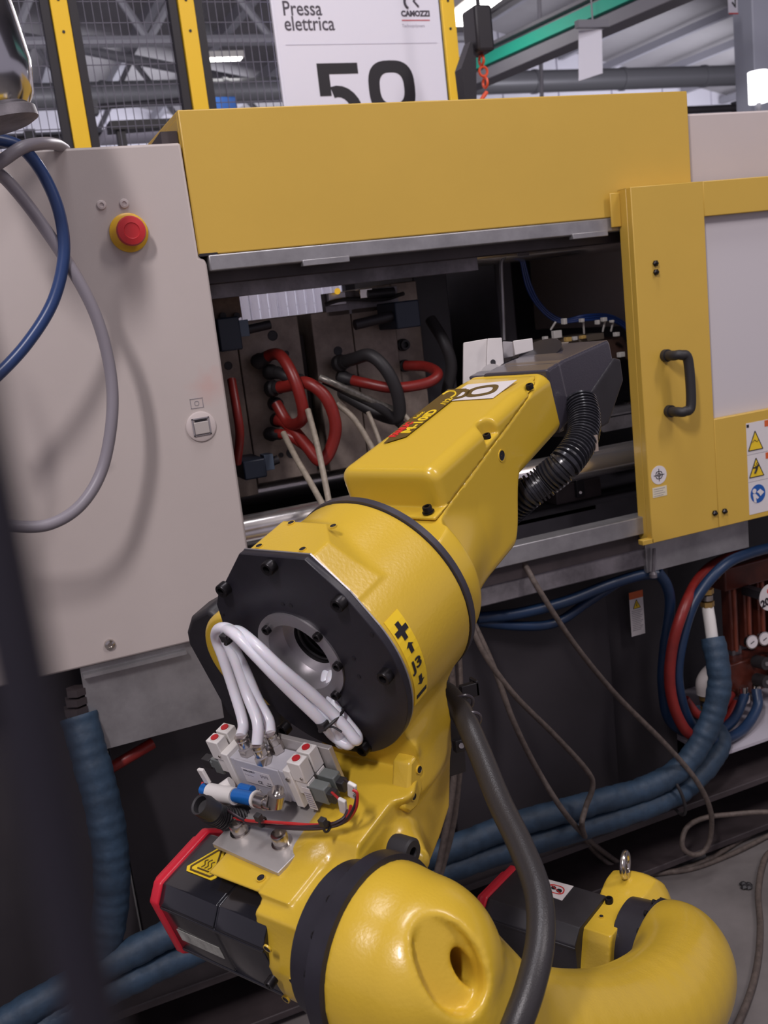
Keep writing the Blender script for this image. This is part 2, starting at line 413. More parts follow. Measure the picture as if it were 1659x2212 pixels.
# overhead light rail with green stripe
n0 = MY(1420, 8, 2.2); f0 = MZ(1003, 188, n0[2])
n0 = n0+(n0-f0)*1.3
fr = frame(f0, n0-f0, np.cross(np.array([0, 0, 1.]), n0-f0)); L = np.linalg.norm(n0-f0)
t = thing('overhead_rail', 'slanting overhead steel rail with a green stripe above the yellow hood', 'rail', f0)
link_mesh('lower_flange', *box(0, L, -.06, .06, -.03, .03), TRS, t, fr=fr, bevel=.004)
link_mesh('rail_web', *box(0, L, -.012, .012, .03, .13), DUCT, t, fr=fr)
for s_ in (-1, 1): link_mesh('green_stripe', *box(0, L, min(s_*.012, s_*.045), max(s_*.012, s_*.045), .05, .105), GRN, t, fr=fr)
link_mesh('upper_flange', *box(0, L, -.045, .045, .13, .15), TRS, t, fr=fr, bevel=.003)
for i in range(6):
    link_mesh('rail_joint', *box(L*i/6+.1, L*i/6+.115, .0, .048, .045, .11), BRN, t, fr=fr)
hp = MY(1168, 150, 3.5)
t = thing('hanger_rod', 'thin steel hanger rod standing up behind the yellow hood', 'rod', hp)
link_mesh('rod', *cyl(MY(1171, 235, 3.5), MY(1163, -60, 3.5), .012, n=8), TRS, t, smooth=True)
hp = RD(1285, 120, 4.3)
t = thing('hanging_card', 'blank white card hanging from the overhead rail', 'sign', hp)
a, b_, c, d = RD(1250, 66, 4.3), RD(1300, 64, 4.3), RD(1302, 158, 4.3), RD(1250, 175, 4.3)
nn = np.cross(b_-a, d-a); nn = nn/np.linalg.norm(nn)*.004
link_mesh('card', [a, b_, c, d, a+nn, b_+nn, c+nn, d+nn], [(0, 1, 2, 3), (7, 6, 5, 4), (0, 4, 5, 1), (1, 5, 6, 2), (2, 6, 7, 3), (3, 7, 4, 0)], SGN, t)
link_mesh('card_clip', *box(hp[0]-.08, hp[0]+.08, hp[1]-.01, hp[1]+.02, a[2]-.0, a[2]+.03), TRS, t)
link_mesh('hanger_wire', *cyl((hp[0], hp[1], a[2]+.02), (hp[0], hp[1], 4.6), .004, n=6), TRS, t)
# hoist with orange chain
hq = MY(1037, 60, 1.0)
t = thing('chain_hoist', 'black chain hoist with orange hook chain above the hood', 'hoist', hq)
link_mesh('hoist_body', *box(hq[0]-.035, hq[0]+.02, hq[1]-.04, hq[1]+.04, hq[2]-.07, hq[2]+.05), BFR, t, bevel=.008)
link_mesh('load_chain', *cyl((hq[0], hq[1], hq[2]+.04), (hq[0], hq[1], 4.9), .006, n=8), BFR, t)
link_mesh('hoist_strap', *prism([(hq[0]-.078, hq[2]-.24), (hq[0]-.047, hq[2]-.24), (hq[0]-.030, hq[2]-.06), (hq[0]-.045, hq[2]-.04), (hq[0]-.082, hq[2]-.11)], hq[1]-.02, hq[1]+.02, 1), BFR, t)
ORG = mat('orange chain paint', (.75, .09, .03), .4)
for i in range(3):
    z = hq[2]-.085-i*.03; dd = (0, 1, 0) if i % 2 else (1, 0, 0)
    link_mesh('chain_link', *ring((hq[0]-.005+.003*i, hq[1], z), dd, .013, .004, 14, 6), ORG, t, smooth=True)
link_mesh('hook', *tube([(hq[0]+.003, hq[1], hq[2]-.17), (hq[0]-.02, hq[1], hq[2]-.2), (hq[0]-.02, hq[1], hq[2]-.26), (hq[0]+.005, hq[1], hq[2]-.285), (hq[0]+.03, hq[1], hq[2]-.25), (hq[0]+.026, hq[1], hq[2]-.2)], .006, 8), ORG, t, smooth=True)
# pillar, its card and glowing lamp at the upper right
pc = MY(1634, 120, 2.6)
t = thing('steel_column', 'pale blue grey square steel column at the upper right edge', 'column', (pc[0], 2.6, 0))
link_mesh('column_post', *box(pc[0]-.055, pc[0]+.075, 2.56, 2.70, 0, 5.0), mat('column paint', (.45, .47, .56), .5), t, bevel=.006)
link_mesh('column_foot', *box(pc[0]-.12, pc[0]+.14, 2.5, 2.76, 0, .02), TRS, t)
a = MY(1637, 178, 2.35)
t = thing('signal_lamp', 'glowing white cylindrical signal lamp on the beige cover by the column', 'lamp', (a[0], 2.35, a[2]-.3))
for i in range(3): link_mesh('lit_segment', *cyl((a[0], 2.35, a[2]-.095+i*.05), (a[0], 2.35, a[2]-.05+i*.05), .046, n=24), LITB, t, smooth=True)
link_mesh('lamp_stem', *cyl((a[0], 2.35, .9), (a[0], 2.35, a[2]-.095), .012, n=12), TRS, t, smooth=True)
a = MY(1586, 10, 2.3)
t = thing('number_card', 'small white card with a black figure hanging beside the column', 'sign', a)
link_mesh('card', *box(a[0]-.035, a[0]+.02, 2.3, 2.304, a[2]-.038, a[2]+.12), SGN, t)
link_mesh('red_edge', *box(a[0]-.035, a[0]+.02, 2.296, 2.30, a[2]-.042, a[2]-.037), INKR, t)
link_mesh('lettering', *join(tube([(a[0]-.015, 2.296, a[2]+.01), (a[0]+.003, 2.296, a[2]-.012), (a[0]+.004, 2.296, a[2]+.03)], .003, 6, 3, sp=False)), INK, t)
# blue bins and clutter far behind the fence
a = MY(475, 224, 3.6)
t = thing('storage_bin', 'blue storage bin just above the hood behind the fence', 'bin', (a[0], 3.6, a[2]-.1))
link_mesh('bin_body', *box(a[0]-.06, a[0]+.06, 3.5, 3.7, a[2]-.1, a[2]+.012), mat('blue bin', (.02, .10, .35), .5), t, bevel=.006)
link_mesh('bin_shelf', *box(a[0]-.6, a[0]+.6, 3.4, 3.8, a[2]-.14, a[2]-.1), BFR, t)
for dx in (-.55, .55): link_mesh('shelf_post', *box(a[0]+dx-.02, a[0]+dx+.02, 3.42, 3.46, 0, a[2]-.14), BFR, t)

# ================================================================== fence behind the machine
YF = 1.3
fence = thing('safety_fence', 'machine safety fence of yellow posts and black framed wire mesh panels', 'fence', (.9, YF, 0))
def post(px_top, px_bot, name, label):
    a = MY(px_top, 0, YF)[0]; b_ = MY(*px_bot, YF)[0]; x = (a+b_)/2
    t = link_mesh('fence_post', *box(x-.022, x+.022, YF-.01, YF+.04, 0, 2.6), YELF, fence, bevel=.002, label='bright yellow post')
    link_mesh('base_plate', *box(x-.06, x+.06, YF-.05, YF+.08, 0, .01), YELF, t)
    for z in (2.11, 2.19, 2.35): link_mesh('rivet', *cyl((x, YF-.012, z), (x, YF-.009, z), .004, n=10), INK, t)
    return x
x1 = post(125, (178, 315), 'fence_post', 'leftmost yellow fence post, rising behind the beige cabinet')
x2 = post(403, (430, 235), 'fence_post', 'middle yellow fence post above the left end of the hood')
x3 = post(966, (982, 214), 'fence_post', 'yellow fence post along the right edge of the white sign board')
def panel(xa, xb, label):
    t = link_mesh('panel_frame', *join(box(xa-.011, xa+.011, YF, YF+.03, .1, 2.6), box(xb-.011, xb+.011, YF, YF+.03, .1, 2.6), box(xa, xb, YF, YF+.03, .1, .12), box(xa, xb, YF, YF+.03, 2.58, 2.6)), BFR, fence)
    S = []
    for x in np.arange(xa+.03, xb-.012, .0222): S.append(box(x-.0010, x+.0010, YF+.014, YF+.0162, .12, 2.58))
    for z in np.arange(.16, 2.58, .0535): S.append(box(xa, xb, YF+.0168, YF+.0194, z-.0011, z+.0011))
    link_mesh('wire_mesh', *join(*S), MESHM, t, kind='stuff')
panel(-.35, x1-.036, 'black framed wire mesh fence panel at the far left, above the cabinet')
panel(x1+.036, x2-.036, 'black framed wire mesh fence panel between the two left yellow posts')
panel(x2+.036, x3-.036, 'black framed wire mesh fence panel partly hidden by the white sign board')
# sign board
a = MY(582, 0, YF-.03); sx0 = MY(598, 100, YF-.03)[0]; sx1 = MY(955, 100, YF-.03)[0]
t = thing('sign_board', 'white board reading Pressa elettrica with big black number on the fence', 'sign', ((sx0+sx1)/2, YF-.03, 1.7))
link_mesh('board', *box(sx0, sx1, YF-.034, YF-.028, 1.62, 2.6), SGN, t, bevel=.001)
link_mesh('left_edge', *box(sx0-.004, sx0+.003, YF-.038, YF-.026, 1.62, 2.6), mat('clear edge', (.85, .85, .95), .2), t)
def on_board(px, py):
    p = MY(px, py, YF-.0345); return p
def bframe(px, py): return frame(on_board(px, py), (1, 0, 0), (0, 0, 1))
DG = mat('dark grey print', (.07, .06, .08), .5)
text('lettering', 'Pressa', bframe(611, 33), .0555, DG, t, bold=.0006, sx=.84)
text('lettering', 'elettrica', bframe(615, 66), .0555, DG, t, bold=.0006, sx=.84)
text('lettering', 'CAMOZZI', bframe(867, 35), .0215, DG, t, bold=.0012, sx=.98)
text('lettering', 'Technopolymers', bframe(869, 59), .013, mat('pale print', (.45, .43, .5), .5), t, sx=.85)
f = bframe(868, 44); label_('red_line', f, 0, .093, -.0015, .0015, mat('pink red print', (.6, .12, .14), .5), t)
f = bframe(617, 97); label_('rule', f, 0, .485, -.001, .001, mat('faint rule', (.6, .58, .68), .5), t)
# logo: a round stroke and a chevron
f = bframe(893, 7)
arc = [(-.012+.017*math.cos(s), .004+.02*math.sin(s), 0) for s in np.linspace(math.pi*.5, math.pi*1.35, 9)]
link_mesh('logo', *join(tube(arc, .0042, 6, 1, sp=False), tube([(.016, .024, 0), (.001, .006, 0), (.016, -.010, 0)], .0035, 6, 1, sp=False)), DG, t, fr=f)
f = bframe(690, 226)
# large numerals 5 and 8 (upper halves show above the hood)
S5 = join(prism([(0, .068), (.036, .068), (.036, .128), (.128, .128), (.128, .158), (0, .158)], 0, .0006),
          *[prism([(.056+ro*math.cos(a0)*1.0, .008+rv*math.sin(a0)) for ro, rv, a0 in ((.078, .088, t0), (.078, .088, t0-.25), (.042, .056, t0-.25), (.042, .056, t0))], 0, .0006) for t0 in np.arange(1.85, -2.2, -.25)])
link_mesh('numeral', *S5, INK, t, fr=frame(on_board(694, 226)-np.array([0, 0, .045]), (1, 0, 0), (0, 0, 1)))
def ringpoly(cx, cy, a, b_, wa, wb, n=36):
    V = []; Fc = []
    for z in (0, .0006):
        for (aa, bb) in ((a, b_), (a-wa, b_-wb)):
            for i in range(n):
                t_ = 2*math.pi*i/n; c_, s_ = math.cos(t_), math.sin(t_)
                e = .72
                V.append((cx+aa*abs(c_)**e*np.sign(c_), cy+bb*abs(s_)**e*np.sign(s_), z))
    for i in range(n):
        j = (i+1) % n
        Fc += [(2*n+i, 2*n+j, 3*n+j, 3*n+i), (i, n+i, n+j, j), (i, j, 2*n+j, 2*n+i), (n+i, 3*n+i, 3*n+j, n+j)]
    return V, Fc
f8 = frame(on_board(802, 226)-np.array([0, 0, .045]), (1, 0, 0), (0, 0, 1))
link_mesh('numeral', *join(ringpoly(.074, .09, .076, .078, .036, .034), ringpoly(.074, -.052, .08, .085, .036, .034)), INK, t, fr=f8)

# ================================================================== injection moulding machine
mc = thing('injection_moulding_machine', 'large yellow and beige injection moulding machine behind the robot arm', 'machine', (.6, .5, 0))
cabx = [(-.7, .793), (.380, .793), (.383, 1.405), (.381, 1.412), (.3715, 1.416), (.3695, 1.591), (-.7, 1.591)]
cab = link_mesh('control_cabinet', *prism(cabx, 0, .028, 1), BEI, mc, bevel=.004, label='grey beige cabinet door on the left')
link_mesh('cabinet_body', *box(-.7, .33, .03, 1.0, .80, 1.58), BEI2, mc, bevel=.003)
hood = link_mesh('top_hood', *join(box(.372, 1.356, 0, .012, 1.419, 1.639), box(.372, 1.356, .012, .9, 1.628, 1.639), box(.372, .380, .012, .22, 1.42, 1.63), box(1.348, 1.356, .012, .9, 1.42, 1.63)), YELM, mc, bevel=.002, label='yellow sheet metal hood over the moulds')
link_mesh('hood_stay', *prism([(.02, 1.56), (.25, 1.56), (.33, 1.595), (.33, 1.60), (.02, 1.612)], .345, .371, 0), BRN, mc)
link_mesh('hood_notch', *box(.372, .402, -.0015, .0, 1.417, 1.4215), INK, mc)
link_mesh('header_rail', *box(.386, 1.215, -.004, .03, 1.393, 1.418), ZIN, mc, bevel=.002, label='grey header rail under the hood')
for (a, b_) in ((650, 752), (1232, 1308)):
    xa, xb = MY(a, 560 if a < 900 else 508, 0)[0], MY(b_, 560 if a < 900 else 500, 0)[0]
    link_mesh('rail_clip', *box(xa, xb, -.008, .006, 1.386, 1.396), ZIN, mc, bevel=.001)
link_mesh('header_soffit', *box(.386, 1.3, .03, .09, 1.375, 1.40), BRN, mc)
link_mesh('upper_guide', *box(.386, .92, .09, .13, 1.352, 1.375), ZIND, mc)
link_mesh('side_cover', *box(1.358, 2.3, .025, .9, 1.2, 1.602), BEI2, mc, bevel=.004, label='pale beige cover right of the hood')
# sill and lower beams
link_mesh('sill_rail', *box(.384, 1.195, -.02, .02, .802, .838), ZIN, mc, bevel=.002, label='grey sill rail under the opening')
link_mesh('sill_shelf', *box(.384, 2.2, .02, .16, .79, .81), DRK, mc)
link_mesh('lower_channel', *box(.55, 1.46, .0, .06, .728, .768), ZIND, mc, bevel=.003)
link_mesh('door_apron', *box(1.19, 1.457, -.006, .004, .715, .80), ZIN, mc, bevel=.001)
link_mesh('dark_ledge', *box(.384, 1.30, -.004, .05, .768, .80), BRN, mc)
gus = [(.078, .642), (.297, .642), (.297, .79), (.078, .79)]
link_mesh('cabinet_bracket', *prism(gus, .012, .022, 1), ZIN, mc, label='grey bracket plate under the cabinet')
link_mesh('bracket_lip', *box(.08, .25, -.002, .012, .775, .781), ZIN, mc)
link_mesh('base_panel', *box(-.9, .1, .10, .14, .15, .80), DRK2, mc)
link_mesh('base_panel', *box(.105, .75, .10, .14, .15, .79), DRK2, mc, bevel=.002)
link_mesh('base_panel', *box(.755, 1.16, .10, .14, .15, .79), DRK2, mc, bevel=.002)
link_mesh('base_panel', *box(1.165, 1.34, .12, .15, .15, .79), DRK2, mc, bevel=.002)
link_mesh('rear_bay_panel', *box(1.34, 2.3, .32, .35, .05, .8), BLKM, mc)
link_mesh('base_beam', *join(box(-.9, 2.3, .0, .20, .155, .17), box(-.9, 2.3, .19, .20, .02, .155), box(-.9, 2.3, .02, .19, .02, .035)), BRN, mc, bevel=.002, label='brown base channel near the floor')
link_mesh('machine_foot', *box(1.0, 1.2, .05, .2, 0, .02), BFR, mc)
link_mesh('bay_floor_plate', *box(1.34, 2.3, .0, .32, .255, .262), mat('pale tray', (.45, .42, .47), .5), mc)
# press frame inside the opening
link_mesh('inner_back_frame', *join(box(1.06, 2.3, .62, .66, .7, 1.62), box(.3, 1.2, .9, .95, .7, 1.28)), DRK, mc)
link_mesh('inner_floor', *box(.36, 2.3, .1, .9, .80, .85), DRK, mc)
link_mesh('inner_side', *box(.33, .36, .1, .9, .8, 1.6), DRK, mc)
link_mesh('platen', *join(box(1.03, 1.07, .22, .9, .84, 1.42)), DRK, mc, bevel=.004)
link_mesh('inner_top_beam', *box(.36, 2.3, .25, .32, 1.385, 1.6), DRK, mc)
tb = [('tie_bar', .10, .940, .030), ('tie_bar', .22, 1.392, .03), ('tie_bar', .7, .905, .036)]
for nme, y, z, r in tb: link_mesh(nme, *cyl((.34, y, z), (1.5, y, z), r, n=36), mat('polished bar', (.72, .68, .66), .2, metal=.9), mc, smooth=True)
link_mesh('drip_tray', *box(.36, 1.15, .1, .35, .842, .85), BLKM, mc)
# pale slats behind the gap, made translucent so the added back light brightens them
SLAT = mat('white translucent slat', (.85, .83, .90), .6)
_nt = SLAT.node_tree; _t = _nt.nodes.new('ShaderNodeBsdfTranslucent'); _t.inputs[0].default_value = (.9, .88, .95, 1)
_m = _nt.nodes.new('ShaderNodeMixShader'); _m.inputs[0].default_value = .6
_nt.links.new(_nt.nodes['Principled BSDF'].outputs[0], _m.inputs[1]); _nt.links.new(_t.outputs[0], _m.inputs[2]); _nt.links.new(_m.outputs[0], _nt.nodes['Material Output'].inputs[0])
gx0, gx1 = MY(512, 645, 1.15)[0], MY(700, 645, 1.15)[0]
link_mesh('slat_stand', *join(box(gx0-.1, gx0-.07, 1.15, 1.18, 0, 1.5), box(gx1+.07, gx1+.1, 1.15, 1.18, 0, 1.5), box(gx0-.1, gx1+.1, 1.16, 1.18, 1.0, 1.03)), BFR, mc)
for i in range(12):
    xa = gx0-.2+i*(gx1+.5-gx0)/14
    wx = (gx1+.5-gx0)/14
    pass
for i in range(13):
    xa = gx0-.05+(gx1-gx0+.1)*i/13; wx = (gx1-gx0+.1)/13
    link_mesh('backlit_slat', *box(xa+.002, xa+wx-.002, 1.14, 1.152, 1.05, 1.55), SLAT, mc, bevel=.003)
# emergency stop
def on_cab(px, py): return MY(px, py, 0.0)
p = on_cab(278, 503); es = link_mesh('emergency_stop', *lathe(p, (0, -1, 0), [(.0295, 0), (.0295, .004), (.026, .007), (.018, .008)], 40), mat('yellow plastic', (.70, .40, .02), .4), mc, smooth=True, label='yellow round emergency stop collar')
link_mesh('red_button', *lathe(p, (0, -1, 0), [(.013, .006), (.013, .016), (.0215, .019), (.0225, .026), (.0205, .031), (.012, .0325), (.011, .0315), (.001, .0315)], 40), REDB, es, smooth=True, label='red mushroom button')
for (x, y) in ((219, 443), (268, 440)):
    q = on_cab(x, y); link_mesh('blanking_plug', *lathe(q, (0, -1, 0), [(.0075, 0), (.0065, .0025), (.0035, .003), (.003, .0015), (.0005, .0015)], 20), BEI2, mc, smooth=True)
q = on_cab(237, 1392); link_mesh('panel_screw', *lathe(q, (0, -1, 0), [(.009, 0), (.008, .004), (.004, .005), (.0035, .003), (.0005, .003)], 20), CHR, mc, smooth=True)
q = on_cab(434, 921)
sw = link_mesh('push_switch', *lathe(q, (0, -1, 0), [(.0245, 0), (.0245, .0025), (.0225, .0035), (.0005, .0035)], 40), BEI2, mc, smooth=True)
fs = frame(q+np.array([0, -.0035, 0]), (1, 0, .02), (0, 0, 1))
link_mesh('switch_frame', *join(box(-.0145, .0145, .0125, .0145, 0, .002), box(-.0145, .0145, -.0145, -.0125, 0, .002), box(-.0145, -.0125, -.0145, .0145, 0, .002), box(.0125, .0145, -.0145, .0145, 0, .002)), INKG, sw, fr=fs)
link_mesh('switch_cap', *box(-.012, .012, -.012, .008, 0, .004), mat('switch cap', (.42, .38, .36), .4), sw, fr=fs, bevel=.001)
link_mesh('switch_window', *box(-.010, .010, .0085, .012, 0, .003), INK, sw, fr=fs)
q = on_cab(425, 871); fs = frame(q, (1, 0, 0), (0, 0, 1))
def outline(x0, x1, y0, y1, w_): return join(box(x0, x1, y1-w_, y1, 0, .0006), box(x0, x1, y0, y0+w_, 0, .0006), box(x0, x0+w_, y0, y1, 0, .0006), box(x1-w_, x1, y0, y1, 0, .0006))
link_mesh('printed_symbol', *join(outline(-.0105, .0105, -.008, .008, .0008), ringpoly(0, 0, .0038, .0038, .0008, .0008, 18)), INKG, mc, fr=fs)

# ------------------------------------------------ sliding door
dr = thing('sliding_door', 'yellow sliding safety door with a pale window and black pull handle', 'door', (1.55, -.03, .79))
D0, D1 = -.045, -.03
X0, X1 = 1.1775, 2.15
link_mesh('door_frame', *join(box(X0, 1.345, D0, D1, .787, 1.467), box(1.345, X1, D0, D1, 1.402, 1.467), box(1.345, X1, D0, D1, .787, 1.010),
          box(X0, X0+.003, D1, -.004, .787, 1.467), box(X0, X1, D1, -.004, 1.464, 1.467), box(X0-.022, X0, -.012, -.008, 1.40, 1.462)), YELM, dr, bevel=.0015)
link_mesh('door_foot', *box(X0-.022, X0+.004, -.045, -.03, .787, .797), YELM, dr, bevel=.001)
link_mesh('window_pane', *box(1.335, X1, D1+.001, D1+.006, 1.0, 1.41), GLS, dr, label='pale translucent window pane')
link_mesh('pane_backing', *box(1.33, X1, -.012, -.008, 1.0, 1.41), mat('pane backing', (.62, .57, .60), .6), dr)
def on_door(px, py, o=0.0): return MY(px, py, D0-o)
# handle
ha, hb = on_door(1436, 768), on_door(1444, 888)
hx = np.array([.022, 0, 0]); hy = np.array([0, -.038, 0])
hh = link_mesh('pull_handle', *join(tube([ha+hx*-.0, ha+hy*.7, ha+hy+hx*.35, ha+hy*1.05+hx*1.0+np.array([0, 0, -.012]), hb+hy*1.05+hx*1.0+np.array([0, 0, .012]), hb+hy+hx*.35, hb+hy*.7, hb], .0095, 14, 8)), RUB, dr, smooth=True, label='black pull handle')
for q in (ha, hb): link_mesh('handle_foot', *cyl(q, q+hy*.25, .012, n=16), RUB, hh, smooth=True)
for (x, y) in ((1415, 569), (1416, 588), (1543, 1108), (1564, 1104)):
    q = on_door(x, y); link_mesh('bolt', *lathe(q, (0, -1, 0), [(.006, 0), (.006, .004), (.004, .006), (.002, .009), (.0005, .009)], 6), SCR, dr)
# target sticker and label
q = on_door(1423, 1026); fs = frame(q, (1, 0, 0), (0, 0, 1))
st = link_mesh('target_sticker', *cyl((0, 0, 0), (0, 0, .0006), .0185, n=36), STK, dr, fr=fs, label='round white sticker with a crosshair')
link_mesh('crosshair', *join(ringpoly(0, 0, .008, .008, .0013, .0013, 24), ringpoly(0, 0, .004, .004, .001, .001, 24), box(-.0125, .0125, -.0005, .0005, 0, .0008), box(-.0005, .0005, -.0125, .0125, 0, .0008)), INK, st, fr=(fs[0]+np.array([0, -.0006, 0]), fs[1]))
q = on_door(1425, 1062); fs = frame(q, (1, 0, 0), (0, 0, 1))
s2 = label_('small_label', fs, -.017, .017, -.010, .010, mat('pale yellow label', (.66, .60, .45), .5), dr)
link_mesh('fine_print', *join(*[box(-.014, .012-.004*(i % 2), .006-i*.0045, .0068-i*.0045, .0006, .0009) for i in range(4)]), INKG, s2, fr=fs)
# warning plate
def tri(fs, cx, cy, s, parent, w_=.0018, z=.0006):
    h = s*1.02
    P_ = [(cx-s/2, cy-h/2), (cx+s/2, cy-h/2), (cx, cy+h/2)]
    t_ = link_mesh('warning_triangle', *prism(P_, z, z+.0006), INKY, parent, fr=fs)
    S = []
    for i in range(3):
        a, b_ = np.array(P_[i]), np.array(P_[(i+1) % 3]); S.append(tube([(*a, z+.0006), (*b_, z+.0006)], w_/2, 6, 1))
    link_mesh('triangle_border', *join(*S), INK, t_, fr=fs); return t_
q = on_door(1611, 915); q2 = on_door(1617, 1113); fs = frame(q, (1, 0, 0), (0, 0, 1)); hgt = q[2]-q2[2]
wp = label_('warning_plate', fs, 0, .115, -hgt, 0, STK, dr, label='white warning plate with two yellow triangles and a blue sign')
for i, y in enumerate((-.038, -.094)): tri(fs, .022, y, .038, wp)
link_mesh('pictogram', *join(tube([(.014, -.041, .0014), (.02, -.037, .0014), (.026, -.041, .0014), (.031, -.037, .0014)], .0007, 6, 4)), OLIV, wp, fr=fs)
link_mesh('pictogram', *join(tube([(.017, -.106, .0014), (.022, -.098, .0014), (.024, -.091, .0014)], .0022, 6, 4), tube([(.014, -.094, .0014), (.020, -.094, .0014), (.029, -.091, .0014)], .0015, 6, 4), ring((.025, -.087, .0014), (0, 0, 1), .0025, .0006, 12, 6), tube([(.017, -.088, .0014), (.02, -.092, .0014)], .0006, 6, 2)), INK, wp, fr=fs)
bs = link_mesh('mandatory_sign', *cyl((.024, -.150, .0006), (.024, -.150, .0011), .0195, n=36), INKB, wp, fr=fs)
link_mesh('reader_figure', *join(cyl((.0145, -.143, .001), (.0145, -.143, .0016), .005, n=16), prism([(.010, -.149), (.017, -.149), (.026, -.158), (.022, -.161), (.018, -.158), (.019, -.168), (.013, -.167)], .001, .0016), prism([(.021, -.146), (.030, -.141), (.040, -.149), (.030, -.156), (.026, -.150)], .001, .0016)), STK, wp, fr=fs)
for y in (-.0655, -.1225): label_('divider', fs, 0, .115, y-.0003, y+.0003, INKG, wp, z=.0003)
label_('rivet', fs, .001, .007, -.009, -.003, INK, wp, z=.0005)
for y in (-.001, -.068): label_('orange_header', fs, .048, .115, y-.013, y, INKO, wp, z=.0004)
# ------------------------------------------------ warning label on the base
q = MY(1360, 1276, .09); q2 = MY(1371, 1378, .09); fs = frame(MY(1358, 1281, .098), (1, 0, .0), (0, 0, 1))
wl = label_('warning_label', fs, 0, .036, -.100, 0, STK, mc, label='narrow warning label with an orange header on the dark base panel')
label_('orange_header', fs, 0, .036, -.016, 0, INKO, wl, z=.0004)
tri(fs, .018, -.0285, .019, wl, .0012)
link_mesh('fine_print', *join(*[box(.004, .032-.003*(i % 3), -.044-i*.004, -.0428-i*.004, .0004, .001) for i in range(12)]), INKG, wl, fr=fs)
link_mesh('pictogram', *tube([(.0185, -.034, .0014), (.0165, -.0295, .0014), (.0195, -.0295, .0014), (.0175, -.025, .0014)], .0006, 6, 1, sp=False), INK, wl, fr=fs)
for (x, y) in ((1412, 1215), (1411, 1243)): pass
link_mesh('drain_rod', *join(cyl(MY(1413, 1185, -.015), MY(1411, 1236, -.015), .0035, n=10), lathe(MY(1411, 1243, -.015), (0, 0, 1), [(.0005, -.006), (.008, -.004), (.008, .003), (.004, .008)], 12)), ZIND, mc, smooth=True)
# robot-side cell: nothing else on the machine frame
# ================================================================== moulds inside the press
YM = .26
def mq(px, py, y=None): return MY(px, py, YM if y is None else y)
def block(parent, name, pxl, pyt, pxr, pyb, y0, y1, m, **k):
    a = MY(pxl, pyt, y0); b_ = MY(pxr, pyb, y0)
    return link_mesh(name, *box(a[0], b_[0], y0, y1, b_[2], a[2]), m, parent, bevel=.002, **k)
zt = mq(560, 690)[2]; zb = mq(620, 1035)[2]
xs = [mq(468, 700)[0], mq(506, 690)[0], mq(642, 680)[0], mq(670, 680)[0], mq(757, 665)[0], mq(850, 655)[0]]
lm = thing('mould_half', 'oily steel left mould half full of ports for red hoses', 'mould', ((xs[0]+xs[2])/2, YM, zb))
link_mesh('clamp_plate', *box(xs[0]-.05, xs[1]-.0015, YM, .62, zb-.02, zt+.03), STE, lm, bevel=.0015)
link_mesh('mould_block', *box(xs[1], xs[2], YM, .62, zb, zt), STE, lm, bevel=.002)
rm = thing('mould_half', 'oily steel right mould half with black and red hoses plugged in', 'mould', ((xs[3]+xs[5])/2, YM, zb))
link_mesh('mould_block', *box(xs[3], xs[4]-.0012, YM, .62, zb, zt), STE, rm, bevel=.002)
link_mesh('spacer_block', *box(xs[4], xs[5], YM, .62, zb, zt), STE, rm, bevel=.002)
link_mesh('clamp_plate', *box(xs[5]+.0015, xs[5]+.06, YM+.01, .62, zb-.02, zt+.04), STE, rm, bevel=.002)
link_mesh('mounting_rail', *box(xs[5]+.062, xs[5]+.14, YM+.03, .62, zb-.03, zt+.06), DRK, rm, bevel=.002)
link_mesh('parting_block', *box(xs[2]+.004, xs[3]-.004, YM+.05, .6, zb, zt-.04), BRN, mc)
def port(px, py, r, parent, y=YM, ln=.012, m=RUB):
    p = mq(px, py, y); V = lathe(p, (0, -1, 0), [(r*1.25, 0), (r*1.25, ln*.5), (r, ln*.6), (r, ln), (r*.6, ln), (r*.6, ln*.6), (.0005, ln*.6)], 20)
    return link_mesh('port', *V, m, parent, smooth=True)
for (x, y, r) in ((589, 725, .010), (618, 764, .006), (493, 790, .008), (629, 978, .010), (607, 983, .005)): 
    p = mq(x, y); link_mesh('bore', *lathe(p, (0, -1, 0), [(r, -.0), (r, .0012), (r*.9, .0012), (r*.85, .0006), (.0003, .0006)], 20), INK, lm, smooth=True)
p = mq(730, 758); link_mesh('bore', *lathe(p, (0, -1, 0), [(.009, 0), (.009, .0012), (.008, .0012), (.0003, .0006)], 20), INK, rm, smooth=True)
for (x, y) in ((556, 780), (582, 803), (586, 838), (592, 872), (597, 907), (583, 937)): port(x, y, .011, lm, ln=.03)
for (x, y) in ((733, 785), (738, 815), (742, 850)): port(x, y, .011, rm, ln=.03)
for (x, y) in ((872, 790), (868, 745)): port(x, y, .010, rm, y=YM+.01, ln=.02)
# dark blue clamps
def clamp(px, py, wx, hz, label, rod):
    p = mq(px, py, .20); t = thing('mould_clamp', label, 'clamp', p)
    link_mesh('clamp_body', *box(p[0]-wx, p[0]+wx, .17, .27, p[2]-hz, p[2]+hz), NAVY, t, bevel=.003)
    if rod:
        link_mesh('clamp_rod', *cyl((p[0]+wx, .19, p[2]+.002), (p[0]+wx+rod, .19, p[2]+.008), .0085, n=16), BLKM, t, smooth=True)
        link_mesh('rod_collar', *box(p[0]+wx, p[0]+wx+.018, .178, .205, p[2]-.008, p[2]+.022), mat('slate blue metal', (.10, .14, .2), .4), t, bevel=.001)
    return t
clamp(488, 722, .021, .030, 'dark blue clamp with a black rod, upper left edge of the opening', .062)
t = clamp(868, 680, .026, .026, 'dark blue clamp at the top of the right mould half', 0)
p = mq(868, 680, .20); link_mesh('clamp_rod', *cyl((p[0]-.026, .19, p[2]), (p[0]-.105, .19, p[2]-.008), .010, n=16), BLKM, t, smooth=True)
